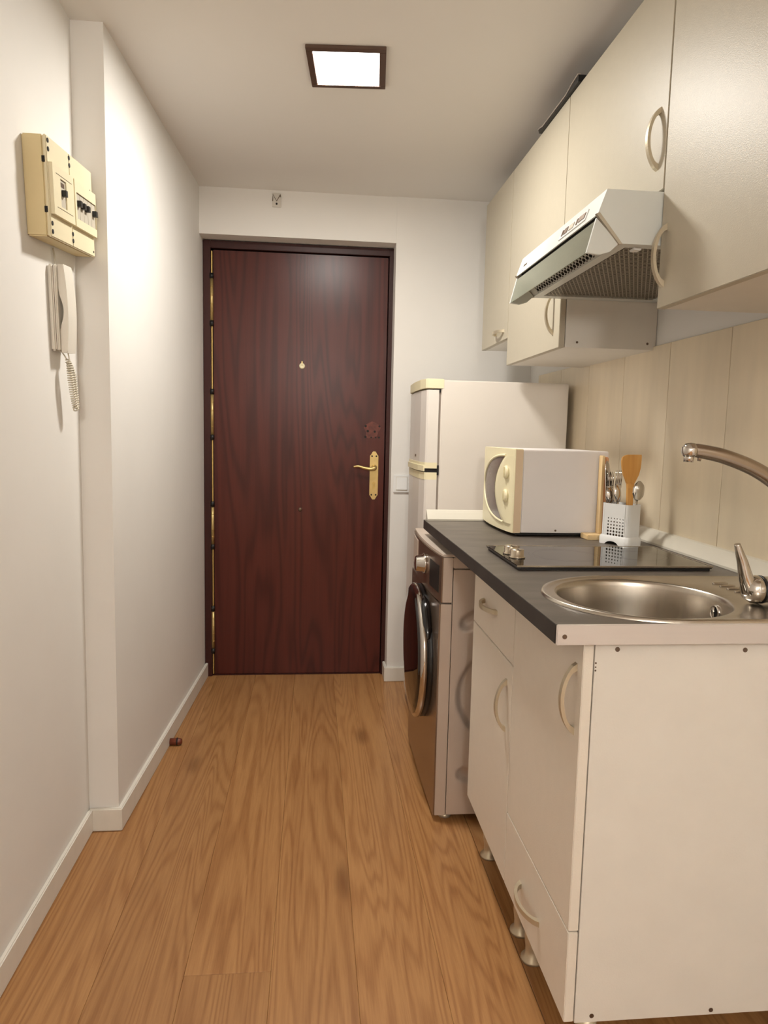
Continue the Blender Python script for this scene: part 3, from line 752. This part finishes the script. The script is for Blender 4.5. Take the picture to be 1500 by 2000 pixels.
part('front_return', box(0.3867, 0.4205, wy0, wy1, 0.018, 0.692, 0.0015), M['wm'], wm)
part('control_panel', prism(plan(0.386, 0.014, xb=0.3905), 'z', 0.697, 0.836, bev=0.001), M['wm_front'], wm)
part('control_return', box(0.3907, 0.4203, wy0, wy1, 0.697, 0.836, 0.0015), M['wm'], wm)
bm = box(0.421, 0.95, wy0, wy1, 0.803, 0.836, 0.002)
part('top_rim', bm, M['wm'], wm)
part('top_cover', prism(plan(0.389, 0.013, xb=0.95), 'z', 0.837, WT, bev=0.002), M['wm'], wm)
def front_x(y): t = (y-wy0)/(wy1-wy0); return 0.386 - 0.014*(1-(2*t-1)**2)
# display follows the panel
ds = [(front_x(y)-0.0012, y) for y in (2.080, 2.12, 2.16, 2.20)]; ds2 = [(front_x(y)+0.004, y) for y in (2.20, 2.16, 2.12, 2.080)]
part('display', prism(ds+ds2, 'z', 0.722, 0.806), M['black'], wm)
kx = front_x(2.285)
kn = part('program_knob', lathe((kx+0.002, 2.285, 0.775), (-1, 0, 0), [(0, 0), (0.034, 0), (0.034, 0.008), (0.028, 0.011), (0.026, 0.032), (0.022, 0.035), (0, 0.035)], 36), M['chrome'], wm)
part('power_button', lathe((front_x(2.38)+0.001, 2.38, 0.775), (-1, 0, 0), [(0, 0), (0.012, 0), (0.011, 0.005), (0, 0.006)], 24), M['chrome'], wm)
dr_ = [(front_x(y)-0.002, y) for y in (2.46, 2.52, 2.58, 2.625)]; dr2 = [(front_x(y)+0.005, y) for y in (2.625, 2.58, 2.52, 2.46)]
part('detergent_drawer', prism(dr_+dr2, 'z', 0.725, 0.825), M['wm'], wm)
dc = (0.379, 2.345, 0.464)
dg = part('door_gasket', lathe(dc, (-1, 0, 0), [(0.170, -0.01), (0.224, -0.01), (0.226, 0.012), (0.21, 0.016), (0.170, 0.016)], 64), M['black'], wm)
dring = part('door_ring', lathe(dc, (-1, 0, 0), [(0.205, 0.012), (0.222, 0.014), (0.229, 0.021), (0.226, 0.032), (0.217, 0.037), (0.206, 0.0375)], 64), M['chrome'], wm, 'chrome ring of the round door')
part('door_glass', lathe(dc, (-1, 0, 0), [(0.205, 0.014), (0.2165, 0.0372), (0.18, 0.0415), (0.12, 0.0445), (0.06, 0.046), (0, 0.0465)], 64), M['dark_glass'], wm, 'dark mirror-like round door glass')
hpath = []
for k in range(9):
    a = math.radians(18 + 5.5*k); r = 0.236
    hpath.append((0.366, dc[1]-r*math.cos(a)*0.90, dc[2]+r*math.sin(a)))
part('door_catch', tube(hpath, [0.004, 0.012, 0.015, 0.016, 0.016, 0.016, 0.015, 0.012, 0.004], 12), M['black_gloss'], wm)
for fx, fy in ((0.425, 2.085), (0.425, 2.61), (0.92, 2.085), (0.92, 2.61)):
    part('foot', lathe((fx, fy, 0), (0, 0, 1), [(0, 0), (0.020, 0), (0.020, 0.010), (0.010, 0.013), (0.010, 0.0182), (0, 0.0182)], 20), M['handle'], wm)

# ------------------------------------------------------------------ microwave
mw = thing('microwave', 'cream and grey microwave oven on the worktop before the fridge', 'microwave', (0.74, 2.28, ZT), (0, 0, 0))
my0, my1, mz0, mz1 = 2.068, 2.440, 0.9105, 1.164
part('oven_body', box(0.627, 0.893, my0+0.001, my1-0.001, mz0, mz1-0.002, 0.0025), M['micro'], mw, 'grey sheet metal casing')
bez_pl = [(0.627, my0), (0.603, my0), (0.599, my0+0.004)] + [(0.599-0.012*(1-(2*k/10-1)**2), my0+0.004+(my1-my0-0.008)*k/10) for k in range(1, 10)] + [(0.599, my1-0.004), (0.603, my1), (0.627, my1)]
part('front_bezel', prism(bez_pl, 'z', mz0-0.001, mz1, bev=0.0015), M['cream'], mw, 'cream plastic front')
part('bezel_side', box(0.6045, 0.6265, my0-0.0006, my0+0.002, mz0, mz1-0.003, 0.0004), M['cream_side'], mw)
def mfx(y):
    t = max(0, min(1, (y-my0-0.004)/(my1-my0-0.008))); return 0.599-0.012*(1-(2*t-1)**2)
def on_front(poly, off0, off1, bm=None):
    bm = bm or B()
    v0 = [bm.verts.new((mfx(y)-off0, y, z)) for y, z in poly]; v1 = [bm.verts.new((mfx(y)-off1, y, z)) for y, z in poly]
    return bm, v0, v1
EC = (2.135, 1.039); EA, EB = 0.262, 0.104
def left_arc(t): a = math.pi/2*(1-2*t); return (EC[0]+EA*math.cos(a), EC[1]+EB*math.sin(a))     # t 0 top .. 1 bottom
def right_arc(t): z = EC[1]+EB*(1-2*t); return (2.138+0.100*(1-(2*t-1)**2), z)
bm = B(); NS = 24; prev = None
for k in range(NS+1):
    t = k/NS; z = EC[1]+EB*math.cos(math.pi*t)
    c = math.sqrt(max(0, 1-((z-EC[1])/EB)**2)); yl = EC[0]+EA*c; yr = 2.139+0.098*(1-((z-EC[1])/EB)**2)
    row = [bm.verts.new((mfx(yr+(yl-yr)*q/6)-0.0010, yr+(yl-yr)*q/6, z)) for q in range(7)]
    if prev:
        for q in range(6): bm.faces.new((prev[q], prev[q+1], row[q+1], row[q]))
    prev = row
bmesh.ops.remove_doubles(bm, verts=bm.verts[:], dist=1e-5)
part('oven_window', bm, M['smoked'], mw, 'dark crescent shaped window')
arc = [(mfx(left_arc(k/32)[0])-0.0005, *left_arc(k/32)) for k in range(33)]
part('window_rim', tube(arc, 0.0042, 8), M['cream'], mw)
bm = B(); prev = None
for k in range(25):
    z = EC[1]+EB*0.985*math.cos(math.pi*k/24); yr = 2.137+0.098*(1-((z-EC[1])/EB)**2)
    row = [bm.verts.new((mfx(2.074+(yr-2.074)*q/4)-(0.0045 if 0 < q < 4 else 0.0), 2.074+(yr-2.074)*q/4, z)) for q in range(5)]
    if prev:
        for q in range(4): f = bm.faces.new((prev[q], prev[q+1], row[q+1], row[q])); f.smooth = True
    prev = row
part('control_panel', bm, M['cream'], mw)
for kz in (1.092, 1.019):
    kb = part('timer_knob', lathe((mfx(2.116)-0.002, 2.116, kz), (-1, 0, 0), [(0, 0), (0.0205, 0), (0.0198, 0.006), (0.018, 0.008), (0, 0.0085)], 28), M['cream'], mw)
    part('knob_grip', box(mfx(2.116)-0.0150, mfx(2.116)-0.0100, 2.1125, 2.1195, kz-0.016, kz+0.016, 0.001), M['cream'], kb)
part('side_screw', cyl((0.737, my0-0.0006, 0.918), (0.737, my0+0.001, 0.918), 0.003, n=10), M['screw'], mw)
part('base_plate', box(0.615, 0.885, my0+0.008, my1-0.01, ZT+0.004, mz0), M['black'], mw)
for fx in (0.632, 0.868):
    for fy in (my0+0.025, my1-0.03):
        part('foot', cyl((fx, fy, ZT+0.0006), (fx, fy, ZT+0.005), 0.010, n=12), M['black'], mw)

# ------------------------------------------------------------------ pine stand leaning in the gap
ws = thing('wooden_stand', 'pale wooden board on a foot between microwave and cutlery holder', 'board', (0.85, 2.02, ZT))
part('stand_board', box(0.8600, 0.8680, 2.034, 2.060, ZT+0.016, 1.150, 0.001), M['pine'], ws)
part('stand_back', box(0.8682, 0.8800, 2.034, 2.058, ZT+0.016, 1.146, 0.003), M['copper_wood'], ws, 'reddish wood strip')
part('stand_foot', box(0.814, 0.8800, 2.006, 2.062, ZT, ZT+0.0158, 0.002), M['pine'], ws)

# ------------------------------------------------------------------ cutlery holder
CH = V(0.884, 1.938, ZT); CA = math.atan2(0.89, -0.45)      # long axis direction
ch = thing('cutlery_holder', 'white perforated plastic cutlery holder beside the microwave', 'cutlery holder', tuple(CH), (0, 0, CA))
def rrect(hx, hy, r, n=6):
    pts = []
    for cx_, cy_, a0 in ((hx-r, hy-r, 0), (-hx+r, hy-r, 90), (-hx+r, -hy+r, 180), (hx-r, -hy+r, 270)):
        for k in range(n+1):
            a = math.radians(a0+90*k/n); pts.append((cx_+r*math.cos(a), cy_+r*math.sin(a)))
    return pts
HX, HY, HZ = 0.0490, 0.0290, 0.118
# walls with real round openings on the two long sides, in local space
def holder():
    bm = B(); tk_ = 0.002; r = 0.013; nc, nr = 6, 6; zlo, zhi = 0.024, 0.080; xlo, xhi = -(HX-r), (HX-r)*0.72
    def wall_holes(yv):
        for j in range(nr):
            for i in range(nc):
                x0_, x1_ = xlo+(xhi-xlo)*i/nc, xlo+(xhi-xlo)*(i+1)/nc; z0_, z1_ = zlo+(zhi-zlo)*j/nr, zlo+(zhi-zlo)*(j+1)/nr
                xc, zc = (x0_+x1_)/2, (z0_+z1_)/2; rad = 0.0036*(1-0.09*j); o_, q_ = [], []
                for k in range(12):
                    a = 2*math.pi*(k+0.5)/12; m_ = max(abs(math.cos(a)), abs(math.sin(a)))
                    o_.append(bm.verts.new((xc+(x1_-x0_)/2*math.cos(a)/m_, yv, zc+(z1_-z0_)/2*math.sin(a)/m_)))
                    q_.append(bm.verts.new((xc+rad*math.cos(a), yv, zc+rad*math.sin(a))))
                for k in range(12):
                    k2 = (k+1) % 12; bm.faces.new((o_[k], o_[k2], q_[k2], q_[k]))
        def quad(xa, xb, za, zb):
            bm.faces.new([bm.verts.new(p) for p in ((xa, yv, za), (xb, yv, za), (xb, yv, zb), (xa, yv, zb))])
        quad(-(HX-r), HX-r, 0.014, zlo); quad(-(HX-r), HX-r, zhi, HZ); quad(xhi, HX-r, zlo, zhi)
    wall_holes(HY); wall_holes(-HY)
    pts = rrect(HX, HY, r, 8)
    for idx in (0, 2):      # the two rounded ends
        seq = pts[27:36]+pts[0:9] if idx == 0 else pts[9:27]
        lo = [bm.verts.new((x, y, 0.014)) for x, y in seq]; hi = [bm.verts.new((x, y, HZ)) for x, y in seq]
        for k in range(len(seq)-1):
            f = bm.faces.new((lo[k], lo[k+1], hi[k+1], hi[k])); f.smooth = True
    bmesh.ops.remove_doubles(bm, verts=bm.verts[:], dist=1e-5)
    return bm
part('holder_wall', holder(), M['plastic_white'], ch, 'white wall with rows of round holes', local=True)
bm = B(); lo = rrect(HX-0.003, HY-0.003, 0.011, 8)
prism(lo, 'z', 0.012, 0.016, bm)
part('holder_floor', bm, M['plastic_white'], ch, local=True)
bm = B(); o1 = rrect(HX+0.005, HY+0.005, 0.016, 8); o2 = rrect(HX+0.0005, HY+0.0005, 0.0135, 8)
l0 = []
for x, y in o1:      # skirt with an arched notch in each long side
    zz = 0.0
    if abs(y) > HY and -0.022 < x < 0.026: zz = 0.010*math.sqrt(max(0, 1-((x-0.002)/0.024)**2))
    l0.append(zz)
# densify long sides for the arch
dense = []
for k in range(len(o1)):
    a_, b_ = o1[k], o1[(k+1) % len(o1)]; m_ = 14 if math.hypot(a_[0]-b_[0], a_[1]-b_[1]) > 0.02 else 1
    for q in range(m_): dense.append((a_[0]+(b_[0]-a_[0])*q/m_, a_[1]+(b_[1]-a_[1])*q/m_))
dn = len(dense)
def arch(p): return 0.010*math.sqrt(max(0, 1-((p[0]-0.002)/0.022)**2)) if abs(p[1]) > HY else 0.0
R0 = [bm.verts.new((x, y, arch((x, y)))) for x, y in dense]; R1 = [bm.verts.new((x, y, 0.020)) for x, y in dense]
R2 = [bm.verts.new((x*0.93, y*0.88, 0.026)) for x, y in dense]
for k in range(dn):
    k2 = (k+1) % dn
    f = bm.faces.new((R0[k], R0[k2], R1[k2], R1[k])); f.smooth = True
    f = bm.faces.new((R1[k], R1[k2], R2[k2], R2[k])); f.smooth = True
part('drip_tray', bm, M['plastic_white'], ch, local=True)

# cutlery: each piece stands in the holder, resting on its floor
def cutlery(kind, name, label, cat, base, tipv, length, twist, material, width=0.036):
    """base, tip: holder-space x,y offsets; the piece leans from base to tip"""
    b0 = Vector((CH.x, CH.y, ZT+0.0175)) + Vector((base[0], base[1], 0)); t0_ = Vector((CH.x+tipv[0], CH.y+tipv[1], ZT+0.0175))
    dxy = (t0_-b0); hgt = math.sqrt(max(1e-6, length**2 - dxy.length_squared)); ax = (dxy + Vector((0, 0, hgt))).normalized()
    side = Vector((math.cos(twist), math.sin(twist), 0)); side = (side - ax*side.dot(ax)).normalized(); nn = ax.cross(side)
    def P(u, v, w_): return b0 + ax*u + side*v + nn*w_
    t = thing(name, label, cat, tuple(b0), group='cutlery in the white holder' if kind != 'spatula' else None)
    bm = B()
    def strip(prof, thick, bow=lambda u, v: 0.0, m_=6):
        lo_, hi_ = [], []
        for u, hw in prof:
            lo_.append([bm.verts.new(P(u, hw*(2*q/m_-1), bow(u, hw*(2*q/m_-1))-thick/2)) for q in range(m_+1)])
            hi_.append([bm.verts.new(P(u, hw*(2*q/m_-1), bow(u, hw*(2*q/m_-1))+thick/2)) for q in range(m_+1)])
        for G in (lo_, hi_):
            for a_, b_ in zip(G, G[1:]):
                for q in range(m_): f = bm.faces.new((a_[q], a_[q+1], b_[q+1], b_[q])); f.smooth = True
        for q in (0, m_):
            for i in range(len(prof)-1): bm.faces.new((lo_[i][q], lo_[i+1][q], hi_[i+1][q], hi_[i][q]))
        for i in (0, -1):
            for q in range(m_): bm.faces.new((lo_[i][q], lo_[i][q+1], hi_[i][q+1], hi_[i][q]))
    L_ = length
    handle = [(0, 0.006), (0.004, 0.008), (0.02, 0.0085), (0.06, 0.0055), (L_*0.58, 0.0032)]
    if kind == 'spoon':
        strip(handle + [(L_*0.66, 0.0035)], 0.0022)
        hpart = part('handle', bm, material, t); bm = B()
        prof = [(L_*0.66 + L_*0.34*k/14, max(0.0032, width/2*math.sin(math.pi*min(1, (k+0.6)/14.6))**0.62)) for k in range(15)]
        strip(prof, 0.0014, lambda u, v: -0.008*max(0, math.sin(math.pi*(u-L_*0.66)/(L_*0.34)))*(1-(v/(width/2))**2))
        part('spoon_bowl', bm, material, t)
    elif kind == 'fork':
        strip(handle + [(L_*0.68, 0.0038)], 0.0022)
        part('handle', bm, material, t); bm = B()
        strip([(L_*0.68, 0.0038), (L_*0.71, 0.008), (L_*0.75, 0.0115), (L_*0.79, 0.0118)], 0.0018)
        for q in range(4):
            c_ = -0.0098 + 0.00653*q
            tube([P(L_*0.785, c_, 0), P(L_*0.9, c_, -0.003), P(L_, c_, 0.001)], [0.0019, 0.0018, 0.0008], 6, bm)
        part('fork_tines', bm, material, t)
    elif kind == 'knife':
        strip([(0, 0.007), (0.01, 0.0095), (L_*0.25, 0.0085), (L_*0.44, 0.0075)], 0.0055)
        part('handle', bm, M['satin'], t); bm = B()
        strip([(L_*0.44, 0.0075), (L_*0.5, 0.0095), (L_*0.85, 0.0100), (L_*0.95, 0.0075), (L_, 0.0015)], 0.0014)
        part('blade', bm, material, t)
    elif kind == 'spatula':
        strip([(0, 0.008), (L_*0.3, 0.0085), (L_*0.60, 0.0095), (L_*0.66, 0.0110)], 0.0075)
        part('handle', bm, material, t); bm = B()
        lo_, hi_ = [], []
        rows_ = [(0.66, -0.0110, 0.0110), (0.70, -0.0145, 0.0155), (0.76, -0.0205, 0.0220), (0.84, -0.0250, 0.0262), (0.92, -0.0268, 0.0275), (0.965, -0.0245, 0.0278), (0.985, -0.0190, 0.0276), (0.997, -0.0100, 0.0272), (0.992, 0.012, 0.0262)]
        rows_ = [(a_, b_*1.14, c_*1.14) for a_, b_, c_ in rows_[:-1]]
        for fu, va, vb in rows_:
            lo_.append([bm.verts.new(P(L_*fu, va+(vb-va)*q/4, -0.0026)) for q in range(5)]); hi_.append([bm.verts.new(P(L_*fu, va+(vb-va)*q/4, 0.0026)) for q in range(5)])
        for G in (lo_, hi_):
            for a_, b_ in zip(G, G[1:]):
                for q in range(4): bm.faces.new((a_[q], a_[q+1], b_[q+1], b_[q]))
        for q in (0, 4):
            for i in range(len(rows_)-1): bm.faces.new((lo_[i][q], lo_[i+1][q], hi_[i+1][q], hi_[i][q]))
        for i in (0, -1):
            for q in range(4): bm.faces.new((lo_[i][q], lo_[i][q+1], hi_[i][q+1], hi_[i][q]))
        part('paddle', bm, material, t)
    return t
ST = M['chrome']
cutlery('spatula', 'wooden_spatula', 'golden bamboo spatula standing in the cutlery holder', 'spatula', (0.016, -0.018), (0.013, -0.014), 0.242, 0.12, M['bamboo'])
cutlery('spoon', 'spoon', 'steel spoon right of the bamboo spatula', 'spoon', (0.028, -0.016), (0.042, -0.014), 0.168, 0.15, ST, 0.040)
cutlery('spoon', 'spoon', 'front steel spoon left of the bamboo spatula', 'spoon', (-0.004, -0.006), (-0.018, 0.000), 0.158, 0.5, ST, 0.032)
cutlery('spoon', 'spoon', 'lower steel spoon farthest left in the cutlery holder', 'spoon', (-0.010, 0.010), (-0.032, 0.022), 0.150, 0.2, ST, 0.032)
cutlery('fork', 'fork', 'tall steel fork just left of the bamboo spatula', 'fork', (-0.006, 0.012), (-0.006, 0.020), 0.195, 0.35, ST)
cutlery('fork', 'fork', 'steel fork behind the left steel spoons', 'fork', (-0.014, 0.024), (-0.026, 0.034), 0.190, 0.3, ST)
cutlery('knife', 'knife', 'dark bladed knife next to the wooden stand', 'knife', (-0.016, 0.016), (-0.030, 0.030), 0.200, 0.9, ST)
cutlery('knife', 'knife', 'tallest steel table knife in the cutlery holder', 'knife', (-0.020, 0.030), (-0.034, 0.040), 0.222, 0.4, ST)

# ------------------------------------------------------------------ fuse box on the left wall
TH = 0.095
ep = thing('fuse_box', 'yellowed cream fuse box with black switches on left wall', 'fuse box', (-0.656, 1.735, 1.632), (TH, 0, 0))
W_, Hh, D_ = 0.325, 0.216, 0.046
def lbox(name, x0, x1, y0, y1, z0, z1, m, parent, bev=0.0, label=None):
    return part(name, box(x0, x1, y0, y1, z0, z1, bev), M[m], parent, label, local=True)
lbox('back_box', 0.0005, D_, 0, W_, 0, Hh, 'panel_aged', ep, 0.003)
mid = 0.148
for nm, ya, yb in (('cover', 0.0, mid-0.0008), ('cover', mid+0.0008, W_)):
    cv = lbox(nm, D_, D_+0.008, ya, yb, 0, Hh, 'panel_cream', ep, 0.002)
    fa, fb = ya+0.004, yb-0.002
    # raised window frame built from four strips round the opening
    oa, ob = (ya+0.052, ya+0.092) if ya == 0 else (ya+0.016, yb-0.003)
    za, zb_ = 0.050, 0.160; xa, xb = D_+0.008, D_+0.017; qa, qb = (0.074, 0.136) if ya == 0 else (0.070, 0.132)
    bm = B()
    bx(bm, xa, xb, fa, oa, za, zb_); bx(bm, xa, xb, ob, fb, za, zb_); bx(bm, xa, xb, oa, ob, za, qa); bx(bm, xa, xb, oa, ob, qb, zb_)
    wf = part('window_frame', bm, M['panel_cream'], cv, local=True)
    nb = 1 if ya == 0 else 5
    for k in range(nb):
        b0_, b1_ = oa+(ob-oa)*k/nb+0.0006, oa+(ob-oa)*(k+1)/nb-0.0006
        lbox('breaker', xa, xa+0.006, b0_, b1_, qa+0.001, qb-0.001, 'breaker', cv, 0.0006)
        yc_ = (b0_+b1_)/2; hw = 0.006 if nb == 1 else 0.0075
        tg = prism([(yc_-hw, 0.100), (yc_+hw, 0.100), (yc_+hw, 0.114), (yc_-hw, 0.114)], 'x', xa+0.006, xa+0.016)
        if not (nb == 5 and k == 3): part('toggle', tg, M['black'], cv, 'black switch toggle', local=True)
        else: tg.free()
    if nb == 1:
        lbox('rating_mark', xa+0.006, xa+0.0066, oa+0.008, ob-0.008, 0.120, 0.130, 'screw', cv)
        for zz in (0.068, 0.141): lbox('knockout_line', xb, xb+0.0004, fa+0.02, fb-0.015, zz, zz+0.0012, 'screw', cv)
for yy, zz in ((0.008, 0.205), (0.008, 0.187), (0.008, 0.012), (0.008, 0.030), (mid, 0.205), (mid, 0.188), (mid, 0.014), (mid, 0.030)):
    part('cover_screw', cyl((D_+0.0075, yy, zz), (D_+0.0095, yy, zz), 0.0052, n=10), M['dark'], ep, local=True)
for yy, zz in ((W_-0.02, 0.165), (W_-0.012, 0.012)):
    part('cover_screw', cyl((D_+0.0075, yy, zz), (D_+0.009, yy, zz), 0.003, n=10), M['dark'], ep, local=True)
for zz in (0.052, 0.158):
    lbox('side_slot', D_-0.004, D_+0.003, -0.0006, 0.002, zz, zz+0.013, 'dark', ep)

# ------------------------------------------------------------------ intercom phone
ph = thing('intercom_phone', 'white wall intercom handset below the fuse box', 'intercom', (-0.656, 1.862, 1.388), (0.075, 0, 0))
PW, PH_ = 0.074, 0.208
lbox('phone_base', 0.0005, 0.014, 0, PW, 0, PH_, 'phone', ph, 0.004)
lbox('base_joint', 0.0135, 0.0150, 0.003, PW-0.003, 0.003, PH_-0.003, 'screw', ph)
lbox('cradle', 0.0148, 0.0215, 0, PW, 0, PH_, 'phone', ph, 0.003)
# handset: bowed profile with a grip hollow, in local x (out) / z
n = 26; outer, inner = [], []
for k in range(n+1):
    t = k/n; z = -0.004+(PH_+0.006)*t
    outer.append((0.036 + 0.007*math.sin(math.pi*t)**0.8, z))
    grip = 0.010*max(0.0, math.cos((t-0.48)*math.pi/0.42))**1.2 if abs(t-0.48) < 0.21 else 0.0
    inner.append((0.0222+grip, z))
hs = part('handset', prism(outer+inner[::-1], 'y', 0.010, PW-0.001, bev=0.002), M['phone'], ph, local=True)
# curly cord: a coil wound along a hanging loop
ax_ = bez([(0.028, 0.040, -0.004), (0.029, 0.043, -0.020), (0.030, 0.038, -0.050), (0.032, 0.044, -0.100), (0.034, 0.056, -0.142), (0.034, 0.064, -0.140), (0.033, 0.063, -0.100), (0.031, 0.056, -0.050), (0.022, 0.046, -0.020), (0.010, 0.042, 0.002)], 40)
total = sum((b_-a_).length for a_, b_ in zip(ax_, ax_[1:]))
# resample the coil finely
fine = []; dist = 0.0
for i in range(len(ax_)-1):
    seg = (ax_[i+1]-ax_[i]); m_ = max(1, int(seg.length/0.00052))
    for k in range(m_):
        p = ax_[i]+seg*k/m_; dd_ = dist+seg.length*k/m_; tdir = seg.normalized()
        q = min(1.0, max(0.0, min(dd_-0.020, total-0.022-dd_)/0.006))
        u = Vector((1, 0, 0)); u = (u-tdir*u.dot(tdir)).normalized(); v = tdir.cross(u); ang = dd_/0.0060*2*math.pi
        fine.append(p+(u*math.cos(ang)+v*math.sin(ang))*0.0062*q)
    dist += seg.length
part('curly_cord', tube(fine, 0.0017, 5), M['cord'], ph, 'coiled handset cord hanging in a loop', local=True)
cb = part('phone_cable', tube(bez([(-0.652, 1.885, 1.642), (-0.650, 1.888, 1.622), (-0.651, 1.890, 1.606), (-0.652, 1.889, 1.590)], 6), 0.0022, 8), M['breaker'])
tag(cb, 'thin grey cable running from fuse box down to intercom', 'cable')

# ------------------------------------------------------------------ light switch, door sensor, doorstop
sw = thing('light_switch', 'white double light switch right of the entrance door', 'light switch', (0.447, 3.309, 0.968))
part('switch_frame', box(0.376, 0.518, 3.299, 3.309, 0.925, 1.010, 0.003), M['plastic_white'], sw)
for xa in (0.388, 0.4525):
    rk = part('rocker', prism([(3.2985, 0.937), (3.2935, 0.940), (3.2975, 0.998), (3.2985, 0.998)], 'x', xa+0.001, xa+0.052), M['plastic_white'], sw)
    part('rocker_gap', box(xa-0.001, xa+0.054, 3.2984, 3.2991, 0.9345, 1.0005), M['upstand'], rk)
vd = thing('wall_clip', 'small white plate with a V-shaped wire above the door', 'wall plate', (-0.178, 3.314, 2.197))
part('clip_plate', box(-0.198, -0.159, 3.308, 3.314, 2.197, 2.257, 0.0015), mat('clip_plastic', (214, 208, 198), 0.45, noise=0.02), vd)
part('wire', tube([(-0.196, 3.306, 2.222), (-0.195, 3.304, 2.250), (-0.1785, 3.304, 2.222), (-0.162, 3.304, 2.250), (-0.161, 3.306, 2.240)], 0.0018, 8), M['screw'], vd)
part('clip_screw', cyl((-0.1785, 3.3065, 2.211), (-0.1785, 3.309, 2.211), 0.0045, n=14), M['dark'], vd)
dsx = xl_at(2.638)+th
dst = thing('door_stop_knob', 'small brown round doorstop at the left skirting board', 'doorstop', (dsx+0.02, 2.638, 0))
part('stop_body', lathe((dsx+0.0005, 2.638, 0.014), (1, 0, 0), [(0, 0), (0.013, 0), (0.0135, 0.03), (0.012, 0.040), (0.007, 0.045), (0, 0.046)], 24), M['rubber_brown'], dst)
part('stop_ring', lathe((dsx+0.0005, 2.638, 0.014), (1, 0, 0), [(0.0135, 0.024), (0.0142, 0.025), (0.0142, 0.029), (0.0135, 0.030)], 24), M['dark'], dst)
